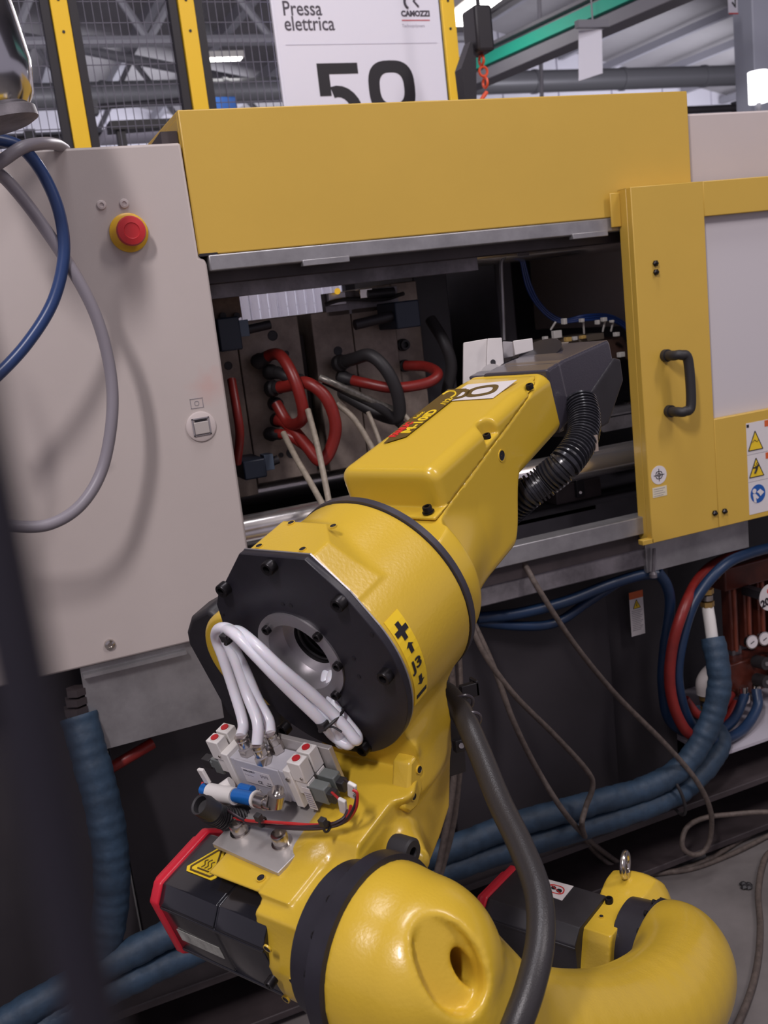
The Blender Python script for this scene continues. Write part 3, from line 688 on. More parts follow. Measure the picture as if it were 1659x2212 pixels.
clamp(542, 1010, .022, .018, 'dark blue clamp at the lower left corner of the left mould', .03)
# header block with sensor between moulds and hood
a = mq(478, 670, .2)
hb_ = thing('guide_block', 'rust stained steel guide block at the upper left inside the opening', 'block', a)
link_mesh('block_body', *box(a[0]-.02, mq(520, 660, .2)[0], .2, .3, mq(500, 688, .2)[2], mq(500, 640, .2)[2]), mat('rusty steel', (.20, .13, .09), .55, metal=.3, var=.5, scale=30), hb_, bevel=.001)
for x in (482, 512): link_mesh('block_bolt', *cyl(mq(x, 682, .2), mq(x, 682, .19), .006, n=12), SCR, hb_)
a = mq(770, 640, .24)
sn = thing('sensor_unit', 'sensor bracket with a small yellow lamp above the right mould half', 'sensor', a)
link_mesh('bracket', *box(mq(700, 640, .26)[0], mq(860, 640, .26)[0], .26, .28, mq(760, 665, .26)[2]-.012, mq(760, 628, .26)[2]), ZIND, sn, bevel=.001)
link_mesh('bracket_plate', *box(mq(707, 640, .25)[0], mq(745, 640, .25)[0], .245, .255, mq(760, 655, .25)[2], mq(760, 628, .25)[2]), ALU, sn, bevel=.001)
link_mesh('yellow_lamp', *cyl(mq(729, 629, .245), mq(729, 629, .232), .006, n=16), mat('yellow sensor lamp', (.8, .45, .03), .3, emit=.6), sn, smooth=True)
link_mesh('sensor_block', *box(mq(772, 640, .24)[0], mq(800, 640, .24)[0], .225, .25, mq(780, 645, .24)[2], mq(780, 625, .24)[2]), CHR, sn, bevel=.001)
link_mesh('sensor_barrel', *cyl(mq(792, 636, .23), mq(850, 631, .23), .010, n=16), BLKM, sn, smooth=True)
link_mesh('sensor_lead', *tube([mq(702, 658, .24), mq(735, 648, .235), mq(770, 646, .235), mq(830, 646, .24), mq(872, 634, .25)], .004, 8), RUB, sn, smooth=True)
# ------------------------------------------------ hoses on the moulds
def hose(name, pts, r, m, label, cat='hose', n=14, k=8, group=None, fit=None, rfun=None):
    t = thing(name, label, cat, pts[0], group)
    o = link_mesh('hose_body' if cat == 'hose' else 'cable_body', *tube(pts, r, n, k, rfun=rfun), m, t, smooth=True)
    if fit:
        for e, q in ((pts[0], pts[1]), (pts[-1], pts[-2])):
            d = np.array(q)-np.array(e); d = d/np.linalg.norm(d)
            if fit == 1 and e is pts[-1]: break
            link_mesh('hose_fitting', *lathe(np.array(e)-d*.006, d, [(r*1.05, 0), (r*1.35, .002), (r*1.35, .014), (r*1.1, .018), (r*1.1, .03)], 14), RUB, t, smooth=True)
    return t
def HY(L): return [MY(x, y, z) for x, y, z in L]
hose('red_hose', HY([(558, 781, .23), (590, 765, .20), (612, 775, .16), (640, 830, .13), (655, 900, .14), (625, 915, .20), (597, 872, .23)]), .011, REDH, 'red hose looping from the top port down the left mould half', fit=True)
hose('red_hose', HY([(586, 840, .23), (630, 832, .18), (665, 828, .14), (705, 860, .12), (725, 920, .12), (712, 975, .13), (690, 995, .14), (660, 960, .17), (620, 915, .21), (598, 907, .23)]), .0118, REDH, 'large red hose loop bulging over the gap between the mould halves', fit=True)
hose('red_hose', HY([(583, 937, .23), (620, 940, .20), (660, 965, .18), (685, 990, .17)]), .0095, REDH, 'dull red hose running low behind the large red loop', fit=1)
hose('red_hose', HY([(740, 816, .23), (790, 828, .19), (850, 838, .16), (920, 828, .14), (946, 808, .15), (920, 792, .2), (876, 790, .24)]), .0105, REDH, 'red hose bent in a flat loop on the right mould half', fit=True)
hose('red_hose', HY([(500, 820, .15), (512, 890, .12), (518, 940, .12), (512, 1000, .15)]), .008, REDH, 'red hose just visible along the edge of the beige cabinet')
hose('black_hose', HY([(733, 785, .23), (765, 775, .18), (800, 768, .14), (835, 800, .12), (858, 850, .12), (860, 900, .14), (820, 895, .18), (742, 850, .23)]), .0125, RUB, 'thick black hose arching over the right mould half', fit=True)
hose('black_hose', HY([(700, 820, .14), (760, 850, .13), (820, 880, .13), (870, 920, .16)]), .009, RUB, 'thin black hose lying across the right mould half')
hose('black_hose', HY([(930, 690, .24), (960, 740, .2), (975, 790, .2), (965, 850, .22)]), .012, RUB, 'black hose hanging beside the dark platen')
hose('braided_hose', HY([(690, 815, .12), (725, 830, .11), (790, 860, .12), (850, 885, .14)]), .0065, mat('steel braid', (.30, .28, .25), .35, metal=.7, var=.5, scale=120), 'steel braided hose crossing the right mould half')
hose('tan_cable', HY([(612, 935, .15), (640, 990, .10), (675, 1050, .04), (708, 1110, -.03)]), .0055, mat('tan braid', (.33, .28, .22), .5, var=.3, scale=100), 'tan braided cable left of the pair running down to the sill', cat='cable')
hose('tan_cable', HY([(665, 885, .12), (685, 960, .08), (700, 1030, .03), (716, 1112, -.03)]), .0055, mat('tan braid', (.33, .28, .22), .5), 'tan braided cable right of the pair running down to the sill', cat='cable')
hose('tan_cable', HY([(728, 872, .14), (765, 905, .12), (800, 960, .10), (820, 1000, .08)]), .0055, mat('tan braid', (.33, .28, .22), .5), 'tan braided cable ending behind the yellow forearm cover', cat='cable')
hose('tan_cable', HY([(795, 890, .14), (815, 940, .12), (828, 980, .1)]), .0045, mat('tan braid', (.33, .28, .22), .5), 'short tan cable close above the forearm badge', cat='cable')
hose('tan_cable', HY([(862, 880, .14), (890, 915, .12), (930, 950, .1)]), .0045, mat('tan braid', (.33, .28, .22), .5), 'tan cable stub under the thick black hose', cat='cable')
hose('jumper_hose', HY([(582, 803, .23), (600, 805, .21), (625, 815, .19), (650, 820, .2)]), .011, RUB, 'short black hose beside the second port of the left mould', fit=1)
# steel conduit and blue hoses beside the platen
hose('steel_conduit', HY([(1089, 735, .2), (1086, 650, .2), (1083, 580, .2), (1085, 560, .2), (1100, 551, .2), (1125, 547, .2)]), .004, ZIN, 'thin bent steel conduit rising beside the robot wrist', cat='pipe', k=5)
p = MY(1128, 540, .2); cl = thing('conduit_clip', 'small clip holding the conduit under the header', 'clip', p)
link_mesh('clip_body', *box(p[0]-.014, p[0]+.010, .19, .21, p[2]-.012, p[2]+.004), ZIND, cl, bevel=.001)
link_mesh('clip_screw', *cyl(p+np.array([.004, -.01, .004]), p+np.array([.004, -.018, .006]), .004, n=10), BRS, cl)
for i in range(3):
    o_ = i*5
    hose('blue_tube', HY([(1123+o_*.6, 552, .22), (1138+o_, 620, .22), (1165+o_, 665, .22), (1205+o_, 695-o_*.5, .2), (1260, 692-o_, .17), (1310, 690-o_, .17), (1345, 705-o_, .18), (1372, 735-o_, .2)]), .0028, BLUP, ['blue pneumatic tube, outermost of the bundle by the door', 'blue pneumatic tube in the middle of the bundle by the door', 'blue pneumatic tube, innermost of the bundle by the door'][i], n=8)
# terminal block with tagged connectors
p = MY(1285, 745, .24); tbk = thing('terminal_block', 'row of pale tagged connectors behind the robot wrist', 'connector block', p)
link_mesh('block_body', *cyl(p+np.array([.0, 0, -.035]), p+np.array([.0, 0, .012]), .085, .06, n=28), mat('rusty drum', (.05, .025, .018), .5, var=.4, scale=30), tbk, smooth=True)
TAGW = mat('tag plastic', (.55, .53, .5), .5)
for i, (x, y, w_, h_) in enumerate([(1206, 722, 18, 14), (1181, 731, 8, 8), (1222, 694, 8, 12), (1260, 692, 7, 7), (1308, 690, 9, 8), (1325, 694, 5, 5), (1294, 696, 6, 9), (1335, 722, 9, 8), (1366, 745, 9, 8), (1345, 766, 12, 9), (1230, 733, 12, 8), (1244, 731, 9, 7), (1262, 728, 10, 6), (1202, 738, 9, 9)]):
    a = MY(x-w_/2, y-h_/2, .14); b_ = MY(x+w_/2, y+h_/2, .14)
    o = link_mesh('connector_tag', *box(a[0], b_[0], .14, .152, b_[2], a[2]), [TAGW, mat('amber tag', (.5, .33, .10), .5)][i in (10, 12)], tbk, bevel=.001)
for (xa, ya, xb, yb) in ((1260, 692, 1262, 720), (1308, 690, 1302, 716), (1325, 694, 1320, 715), (1200, 696, 1190, 712)):
    link_mesh('tag_stem', *cyl(MY(xa, ya, .145), MY(xb, yb, .16), .0022, n=8), TAGW, tbk)
link_mesh('block_plate', *box(MY(1190, 740, .16)[0], MY(1300, 740, .16)[0], .15, .26, MY(1240, 742, .15)[2], MY(1240, 728, .15)[2]), mat('oily plate', (.18, .15, .12), .35, metal=.4), tbk, bevel=.001)
# nozzle carriage, shelf in the dark right bay
p = MY(1340, 930, .18)
sh = thing('support_shelf', 'grey support shelf in the dark bay beside the door', 'shelf', p)
link_mesh('shelf_plate', *box(MY(1278, 900, .2)[0], 1.5, .18, .5, MY(1320, 900, .18)[2], MY(1320, 896, .18)[2]), ZIND, sh, bevel=.001)
link_mesh('shelf_front', *prism([(MY(1278, 905, .18)[0], MY(1320, 902, .18)[2]), (1.5, MY(1320, 902, .18)[2]), (1.5, MY(1320, 928, .18)[2]), (MY(1300, 925, .18)[0], MY(1320, 930, .18)[2])], .176, .18, 1), ZIND, sh)
p = MY(1350, 820, .3)
nz = thing('nozzle_housing', 'black nozzle housing with a white tag in the dark bay', 'housing', p)
link_mesh('housing_body', *box(MY(1320, 850, .3)[0], 1.5, .3, .55, MY(1340, 895, .3)[2], MY(1340, 750, .3)[2]), BLKM, nz, bevel=.006)
link_mesh('housing_knob', *lathe(MY(1354, 872, .3), (0, -1, 0), [(.009, 0), (.009, .006), (.005, .012), (.0005, .013)], 16), CHR, nz, smooth=True)
link_mesh('side_port', *cyl(MY(1375, 600, .3), MY(1375, 600, .28), .012, n=16), DRK2, nz)
p = MY(1250, 1080, .16)
bx = thing('lower_box', 'brown steel box low in the dark bay by the sill', 'box', p)
a, b_ = MY(1200, 1050, .16), MY(1303, 1100, .16)
link_mesh('box_body', *box(a[0], b_[0], .16, .3, .85, a[2]), BRN, bx, bevel=.003)
link_mesh('box_catch', *box(MY(1245, 1040, .15)[0], MY(1262, 1040, .15)[0], .15, .16, MY(1250, 1075, .15)[2], a[2]+.012), BLKM, bx, bevel=.001)
link_mesh('box_screw', *cyl(MY(1254, 1064, .15), MY(1254, 1064, .146), .003, n=10), CHR, bx)

# ================================================================== hoses, cables and valves below the machine
IB = lambda t, s: .0245+.0011*math.sin(s*170)+.0008*math.sin(s*57)
def insul(label, pts, r=.0245):
    return hose('insulated_hose', pts, r, BLUI, label, n=20, k=22, rfun=lambda t, s: r+.00035*math.sin(s*230)+.0005*math.sin(s*71+1)+.0005*math.sin(s*133+2)+.0004*math.sin(s*331))
insul('blue foam wrapped hose, upper of the pair along the base, bending up at right', HY([(-60, 2250, -.06), (120, 2145, -.06), (300, 2050, -.05), (440, 1985, -.05), (700, 1905, -.04), (940, 1845, -.04), (1100, 1785, -.04), (1280, 1735, -.04), (1400, 1700, -.04), (1480, 1650, -.045), (1530, 1570, -.05), (1553, 1490, -.05), (1550, 1430, -.04), (1539, 1378, -.02)]))
insul('blue foam wrapped hose, lower of the pair along the base', HY([(-60, 2310, -.06), (120, 2200, -.06), (320, 2100, -.05), (480, 2030, -.05), (700, 1955, -.04), (940, 1888, -.04), (1100, 1835, -.04), (1280, 1782, -.04), (1430, 1730, -.04), (1500, 1685, -.03), (1555, 1610, .0), (1530, 1560, .06), (1505, 1545, .1)]), .0235)
insul('blue foam wrapped hose hanging at the left under the cabinet', HY([(170, 1545, .02), (190, 1620, .0), (222, 1740, -.02), (240, 1860, -.03), (236, 1980, -.03), (200, 2090, -.04), (130, 2180, -.05), (40, 2260, -.06)]), .030)
hose('white_pipe', HY([(1539, 1384, -.02), (1533, 1340, -.015), (1528, 1310, -.01)]), .0125, WHP, 'cream pipe standing out of the blue wrap at right', fit=None, cat='pipe')
p = MY(1527, 1285, -.01); ft = thing('pipe_fitting', 'brass hose fitting above the cream pipe at right', 'fitting', p)
for i in range(4): link_mesh('fitting_ring', *cyl(p+np.array([0, 0, -.025+i*.014]), p+np.array([0, 0, -.014+i*.014]), [.0145, .012, .0145, .008][i], n=6 if i % 2 == 0 else 16), [BRS, CHR][i % 2], ft)
p = MY(1526, 1490, .0); pe = thing('elbow_fitting', 'white elbow fitting with brass collar behind the blue wrap', 'fitting', p)
link_mesh('elbow_body', *tube([p+np.array([.045, .0, .032]), p+np.array([.02, .0, .034]), p+np.array([0, 0, .018]), p+np.array([-.001, 0, -.008])], .021, 16), mat('old white plastic', (.42, .38, .37), .5), pe, smooth=True)
for i in range(3): link_mesh('elbow_ring', *cyl(p+np.array([0, 0, -.012-i*.012]), p+np.array([0, 0, -.021-i*.012]), .0165-.001*i, n=16), [BRS, CHR, BRS][i], pe, smooth=True)
link_mesh('elbow_pipe', *cyl(p+np.array([0, 0, -.046]), p+np.array([.004, 0, -.075]), .012, n=16), WHP, pe, smooth=True)
p = MY(168, 1530, .02); ft = thing('pipe_fitting', 'old fitting and white sleeve on top of the left blue wrap', 'fitting', p)
link_mesh('white_sleeve', *cyl(MY(172, 1572, .02), MY(166, 1540, .02), .0165, n=16), mat('old white plastic', (.42, .38, .37), .5), ft, smooth=True)
for i in range(3): link_mesh('fitting_ring', *cyl(MY(165, 1540-i*20, .02), MY(163, 1526-i*20, .02), .021-.002*i, n=6), BRN, ft)
for i, (x, y) in enumerate(((1450, 1695), (1100, 1812))):
    p = MY(x, y, -.04); q = MY(x+10, y-2, -.04)
    tt = thing('hose_strap', ['black strap round the two blue wraps at right', 'black strap round the two blue wraps behind the conduit'][i], 'strap', p)
    _n = np.array([-.25, 0, .97]); _c = p+_n*-.024
    link_mesh('strap_band', *tube([_c+_n*.052*math.cos(t_)+np.array([0, .030*math.sin(t_), 0]) for t_ in np.linspace(0, 2*math.pi, 25)], .0035, 8, 1, sp=False), RUB, tt, smooth=True)
# thinner red and blue hoses of the right bay
hose('blue_hose', HY([(1700, 1175, .04), (1620, 1195, .0), (1560, 1225, -.02), (1500, 1300, -.02), (1470, 1400, -.02), (1465, 1480, -.02), (1490, 1560, -.01), (1540, 1600, 0), (1600, 1580, .03), (1635, 1530, .06), (1634, 1490, .08)]), .0115, BLUH, 'blue hose in a wide loop, outer one by the red hose')
hose('red_hose', HY([(1640, 1190, .1), (1560, 1210, .05), (1510, 1250, .02), (1475, 1320, -.03), (1452, 1400, -.03), (1447, 1480, -.03), (1465, 1550, -.03), (1500, 1590, -.02), (1560, 1570, .06), (1590, 1520, .1)]), .0115, REDH, 'red hose hanging in a wide loop at the lower right')
hose('blue_hose', HY([(1420, 1235, .0), (1440, 1265, -.005), (1447, 1310, .0), (1436, 1400, .01), (1432, 1480, .02), (1450, 1560, .03), (1520, 1590, .03), (1580, 1560, .06), (1610, 1500, .1)]), .0115, BLUH, 'blue hose dropping from the channel end beside the warning label')
hose('blue_hose', HY([(1030, 1335, .05), (1120, 1325, .04), (1220, 1300, .03), (1310, 1265, .02), (1380, 1243, .01), (1420, 1240, .0)]), .0115, BLUH, 'blue hose slung under the grey channel')
hose('blue_hose', HY([(1010, 1340, .06), (1120, 1352, .05), (1200, 1345, .05), (1270, 1300, .05), (1340, 1255, .06)]), .010, BLUH, 'thin blue hose sagging below the slung blue hose')
hose('red_hose', HY([(1480, 1510, .08), (1510, 1545, .07), (1545, 1545, .08), (1580, 1500, .12)]), .010, REDH, 'short dark red hose behind the blue wrap at right')
hose('red_hose', HY([(330, 1605, .06), (280, 1635, .05), (220, 1670, .05)]), .010, REDH, 'dark red hose under the left bracket plate')
# flow regulator manifold at the right edge
p = MY(1610, 1330, .16)
fm = thing('flow_regulator_manifold', 'amber flow regulator manifold with round gauges at the right edge', 'manifold', (p[0], .2, p[2]-.1))
a = MY(1568, 1240, .14); b_ = MY(1659, 1400, .14)
for i in range(4):
    xx = MY(1582+i*30, 1300, .14)[0]
    tb_ = link_mesh('sight_tube', *box(xx-.012, xx+.012, .135, .165, b_[2]+.02, a[2]-.02), AMB, fm, bevel=.003)
    link_mesh('tube_rib', *cyl((xx, .133, b_[2]+.02), (xx, .133, a[2]-.02), .004, n=10), mat('amber rib', (.2, .05, .03), .3), tb_, smooth=True)
link_mesh('top_block', *box(MY(1555, 1230, .14)[0], MY(1700, 1230, .14)[0], .125, .19, MY(1600, 1265, .14)[2], MY(1600, 1215, .14)[2]), AMB, fm, bevel=.004)
link_mesh('inlet_fitting', *lathe(MY(1548, 1240, .13), (-1, -.3, 0), [(.012, 0), (.012, .012), (.008, .016), (.008, .03)], 12), BRS, fm, smooth=True)
link_mesh('back_strip', *box(MY(1577, 1300, .16)[0], MY(1597, 1300, .16)[0], .16, .17, MY(1590, 1425, .16)[2], MY(1590, 1272, .16)[2]), ZIN, fm)
link_mesh('lower_block', *box(MY(1570, 1450, .13)[0], MY(1700, 1450, .13)[0], .12, .18, MY(1600, 1500, .13)[2], MY(1600, 1425, .13)[2]), AMB, fm, bevel=.004)
for i, (x, y) in enumerate(((1625, 1387), (1652, 1380), (1690, 1372))):
    q = MY(x, y, .08); g = link_mesh('pressure_gauge', *lathe(q, (-.1, -1, .1), [(.0125, -.012), (.016, -.01), (.0165, 0), (.0145, .001), (.0005, 0)], 28), [CHR], fm, smooth=True)
    link_mesh('gauge_dial', *lathe(q, (-.1, -1, .1), [(.0138, .0005), (.0138, .0012), (.0005, .0012)], 24), STK, g, smooth=True)
    link_mesh('gauge_needle', *cyl(q+np.array([-.006, -.0022, -.002]), q+np.array([.004, -.0022, .002]), .0009, n=6), INK, g)
for i, (x, y) in enumerate(((1632, 1428), (1634, 1467), (1668, 1420), (1668, 1460))):
    q = MY(x, y, .11); k_ = link_mesh('regulator_knob', *cyl(q, q+np.array([0, -.035, .004]), .015, n=20), RUB, fm, smooth=True)
    link_mesh('knob_cap', *cyl(q+np.array([0, -.035, .004]), q+np.array([0, -.0375, .004]), .005, n=14), ZIN, k_, smooth=True)
for i, (x, y) in enumerate(((1607, 1500), (1634, 1497))):
    q = MY(x, y, .1); link_mesh('outlet_fitting', *lathe(q, (0, 0, 1), [(.012, -.02), (.014, -.016), (.014, .0), (.010, .004), (.010, .02)], 12), CHR, fm, smooth=True)
q = MY(1664, 1290, .05); fs = frame(q, (1, 0, 0), (0, 0, 1))
st = link_mesh('round_sticker', *cyl((0, 0, -.002), (0, 0, .0), .031, n=40), STK, fm, fr=fs, label='white round sticker')
text('lettering', '20', frame(T(fs, (-.026, -.02, .0005)), (1, .0, .22), (-.1, 0, 1)), .024, INK, st, bold=.001)
link_mesh('sticker_mark', *ringpoly(.0, .0155, .009, .006, .003, .002, 20), INKR, st, fr=fs)
link_mesh('sticker_post', *box(q[0]-.01, q[0]+.01, .055, .13, q[2]-.01, q[2]+.01), BLKM, fm)

# brown braided cables hanging from the machine to the floor
def cable(label, L, r=.0055, m=BRNC, name='braided_cable', **k):
    pts = []
    for (x, y, md, v) in L:
        pts.append(MY(x, y, v) if md == 'y' else MZ(x, y, v) if md == 'z' else RD(x, y, v))
    return hose(name, pts, r, m, label, cat='cable', n=12, k=10, **k)
cable('brown braided cable swinging from the sill to a curl on the floor', [(1130, 1212, 'y', -.0), (1165, 1275, 'y', -.03), (1240, 1390, 'y', -.05), (1330, 1500, 'y', -.06), (1430, 1600, 'y', -.06), (1500, 1680, 'y', -.07), (1533, 1745, 'y', -.06), (1536, 1800, 'y', -.04), (1522, 1838, 'y', -.035), (1496, 1846, 'y', -.03), (1474, 1828, 'y', -.025), (1482, 1790, 'y', -.02), (1515, 1769, 'y', -.02), (1570, 1760, 'y', -.03), (1680, 1756, 'y', -.06), (1760, 1790, 'z', .01)])
cable('brown braided cable from the robot elbow sagging to the floor, upper one', [(975, 1250, 'y', -.02), (1010, 1330, 'y', -.05), (1045, 1410, 'y', -.07), (1110, 1500, 'y', -.08), (1200, 1590, 'y', -.09), (1268, 1665, 'y', -.10), (1280, 1700, 'y', -.10), (1265, 1745, 'y', -.10), (1258, 1790, 'y', -.11), (1285, 1840, 'z', .08), (1345, 1880, 'z', .02), (1430, 1886, 'z', .008), (1520, 1862, 'z', .008), (1600, 1815, 'z', .008), (1690, 1765, 'z', .008)])
cable('brown braided cable from the robot elbow sagging to the floor, lower one', [(985, 1270, 'y', -.03), (1030, 1360, 'y', -.05), (1070, 1450, 'y', -.07), (1110, 1560, 'y', -.09), (1165, 1670, 'y', -.1), (1235, 1775, 'y', -.12), (1310, 1845, 'z', .07), (1380, 1882, 'z', .012), (1480, 1880, 'z', .006), (1580, 1845, 'z', .006), (1690, 1790, 'z', .006)])
cable('brown cable hanging straight behind the elbow, right one', [(960, 1215, 'y', -.01), (978, 1290, 'y', -.06), (985, 1350, 'y', -.1), (992, 1450, 'y', -.1), (994, 1560, 'y', -.1), (992, 1660, 'y', -.11), (978, 1780, 'y', -.12), (950, 1890, 'y', -.14), (930, 1950, 'y', -.16), (900, 2060, 'z', .01), (870, 2130, 'z', .008)], .0065)
cable('brown cable hanging straight behind the elbow, left one', [(945, 1225, 'y', -.01), (960, 1300, 'y', -.07), (970, 1380, 'y', -.12), (978, 1480, 'y', -.12), (986, 1580, 'y', -.12), (978, 1700, 'y', -.13), (962, 1800, 'y', -.14), (940, 1900, 'y', -.15), (915, 1965, 'y', -.17), (880, 2060, 'z', .01), (840, 2120, 'z', .008)], .006)
cable('dark braided cable lying down the right edge of the floor', [(1700, 1820, 'z', .008), (1655, 1850, 'z', .008), (1638, 1920, 'z', .008), (1642, 2000, 'z', .008), (1636, 2080, 'z', .008), (1615, 2160, 'z', .008), (1570, 2260, 'z', .008), (1490, 2420, 'z', .008)], .0065)
cable('black rubber cable lying against the base channel', [(1368, 1838, 'z', .012), (1410, 1853, 'z', .012), (1470, 1856, 'z', .012), (1520, 1846, 'z', .012)], .012, RUB, name='rubber_cable')
p = MZ(1612, 1917, .0); db = thing('floor_scrap', 'small black scrap lying on the floor at the right', 'scrap', p)
for i in range(4): link_mesh('scrap_piece', *lathe(p+np.array([.006*math.cos(i*1.7), .008*math.sin(i*1.7), .001]), (.3*math.cos(i), .2, 1), [(.006, 0), (.009, .004), (.004, .008)], 6), RUB, db)
# ------------------------------------------------ near left: steel drum end with cables, cable loops over the cabinet
p = MY(-66, 165, -.22)
cn = thing('steel_canister', 'shiny rounded metal canister at the upper left edge with cables below', 'canister', p)
ax = np.array([.18, 0, -1.0])
link_mesh('canister_shell', *lathe(p+np.array([-.012, 0, .12]), ax, [(.03, -.12), (.062, -.1), (.068, -.02), (.07, .06), (.068, .12), (.058, .155), (.045, .17)], 48), mat('polished canister', (.62, .62, .64), .14, metal=1, bump=.08, bscale=14), cn, smooth=True)
link_mesh('canister_collar', *lathe(p+np.array([-.012, 0, .12])+ax*.163, ax, [(.048, 0), (.054, .004), (.054, .016), (.045, .02)], 32), ZIND, cn, smooth=True)
def loop(name, label, L, r, m):
    pts = [MY(x, y, v) for x, y, v in L]
    return hose(name, pts, r, m, label, cat='cable', n=16, k=12)
loop('grey_cable', 'thick grey cable looping low across the beige cabinet', [(-70, 300, -.15), (-20, 360, -.13), (20, 395, -.12), (80, 470, -.115), (160, 590, -.11), (210, 690, -.105), (238, 800, -.10), (242, 900, -.10), (222, 1010, -.10), (180, 1085, -.11), (120, 1128, -.12), (50, 1138, -.13), (-80, 1120, -.15)], .0088, GRYC)
loop('grey_cable', 'short grey cable crossing over the cabinet top at far left', [(-60, 385, -.16), (0, 350, -.15), (50, 318, -.14), (95, 310, -.10), (122, 312, -.03), (140, 322, .05)], .0085, GRYC)
loop('blue_cable', 'thick blue cable curving across the beige cabinet at left', [(-60, 300, -.15), (0, 303, -.14), (50, 322, -.13), (95, 380, -.12), (128, 460, -.12), (138, 550, -.12), (115, 650, -.12), (60, 740, -.125), (-10, 815, -.13), (-80, 870, -.14)], .0085, mat('blue cable jacket', (.022, .052, .16), .35))
loop('blue_cable', 'thin blue cable behind the thick blue one under the canister', [(-60, 315, -.11), (0, 312, -.11), (40, 312, -.11), (70, 335, -.11)], .006, mat('blue cable jacket', (.022, .052, .16), .35))
# out of focus fence wire right by the lens
a = RD(20, 1300, .07); b_ = RD(172, 2182, .078)
d = np.array([0, 0, -1.0])
fw = thing('near_fence_wire', 'blurred black fence wire close to the camera at the left', 'wire', (a[0], a[1], 0))
tpt = RD(86, 1640, .074)
link_mesh('wire_rod', *cyl((tpt[0], tpt[1], 0), (tpt[0], tpt[1], 2.2), .0023, n=16), mat('near black wire', (.012, .01, .018), .6), fw, smooth=True)
link_mesh('wire_foot', *cyl((tpt[0], tpt[1], 0), (tpt[0], tpt[1], .01), .02, n=16), mat('near black wire', (.012, .01, .018), .6), fw, smooth=True)
# ================================================================== the robot arm
J2b = np.array([.508, 0, -.318])                       # second axis in the elbow frame
base = T(B, J2b+np.array([-.075, .14, 0]))
rb = thing('industrial_robot', 'yellow six axis robot arm reaching into the moulding machine', 'robot', (base[0], base[1], 0))
def rq(name, VF, m, parent=rb, **k): return link_mesh(name, VF[0], VF[1], m, parent, fr=Q, **k)
def rbm(name, VF, m, parent=rb, **k): return link_mesh(name, VF[0], VF[1], m, parent, fr=B, **k)
# --- lower arm: one big hollow casting from the elbow ring to the shoulder ring
ARM = [((0, 0, 0), .079), ((.010, -.03, -.03), .078), ((.035, -.050, -.075), .075), ((.057, -.060, -.104), .071), ((.133, -.086, -.155), .065), ((.224, -.103, -.204), .063),
       ((.326, -.11, -.241), .062), ((.416, -.096, -.268), .061), ((.475, -.063, -.29), .062), ((.508, -.03, -.318), .058)]
_sp = spline([np.array([*p, r]) for p, r in ARM], 4)
AR = [((float(v[0]), float(v[1]), float(v[2])), float(v[3])) for v in _sp]
def arm(P):
    d = sd_cap(P, (0, .02, 0), (.004, -.032, -.005), .079, .077)
    for (p, r), (q, s_) in zip(AR[:-1], AR[1:]):
        d = su(d, sd_cap(P, p, q, r, s_), .003)
    d = su(d, sd_cap(P, (.508, .0, -.318), (.510, -.045, -.322), .057, .057), .006)
    return np.maximum(d, P[1]-np.where(P[0] > .3, -.032, 0.0))
# the oval pocket: first point of the casting met by the line of sight, then cut square to the surface
for _dep in np.arange(.6, 1.2, .002):
    _p = B[1]@(RD(985, 2098, _dep)-J3)
    if arm([np.array(_p[i]) for i in range(3)]) < 0: break
_rc = _p
def arm2(P):
    d = arm(P)
    ax = np.array([-.42, -.86, .30]); ax /= np.linalg.norm(ax)
    up = np.array([-.3, 0, 1.0]); up = up-ax*(up@ax); up /= np.linalg.norm(up); rt = np.cross(up, ax)
    q = [P[i]-_rc[i] for i in range(3)]
    s_ = sum(q[i]*ax[i] for i in range(3)); a = sum(q[i]*rt[i] for i in range(3)); b_ = sum(q[i]*up[i] for i in range(3))
    e = (np.sqrt((a/.026)**2+(b_/.039)**2)-1)*.026
    d = cut(d, np.maximum(e, -(s_+.022)), .007)
    sg = -1 if (rt@fB(np.array(RW.T[:, 0]))) > 0 else 1
    e2 = (np.sqrt(((a-sg*-.014)/.008)**2+((b_+.014)/.018)**2)-1)*.008
    return cut(d, np.maximum(e2, -(s_+.07)), .003)
def fB(v): return B[1]@np.asarray(v, float)
sdf_mesh('lower_arm', arm2, (-.10, -.20, -.42), (.62, .01, .11), .0030, B, YEL, rb, label='smooth curved yellow lower arm casting')
_o = bpy.data.objects['lower_arm']; _md = _o.modifiers.new('s', 'SMOOTH'); _md.factor = .6; _md.iterations = 45
_vg = _o.vertex_groups.new(name='far end')
for _v in _o.data.vertices:
    _l = B[1]@(np.array(_v.co)+np.array(_o.location)+np.array(rb.location)-J3); _w = min(1., max(.12, (_l[0]-.10)/.06)); _vg.add([_v.index], _w, 'REPLACE')
_md.vertex_group = 'far end'
pk = _rc
# --- elbow ring
ey = rbm('elbow_ring', lathe((0, 0, 0), (0, 1, 0), [(.078, -.004), (.084, -.003), (.084, .013), (.079, .014), (.068, .016), (.068, .044), (.060, .05)], 64), BLK, smooth=True, label='black elbow joint flange')
for i in range(16):
    t_ = 2*math.pi*i/16+.1
    p = T(B, (.0765*math.cos(t_), .014, .0765*math.sin(t_)))
    capscrew(p, B[1][1], .0038, .004, ey, SCR, 'flange_bolt')
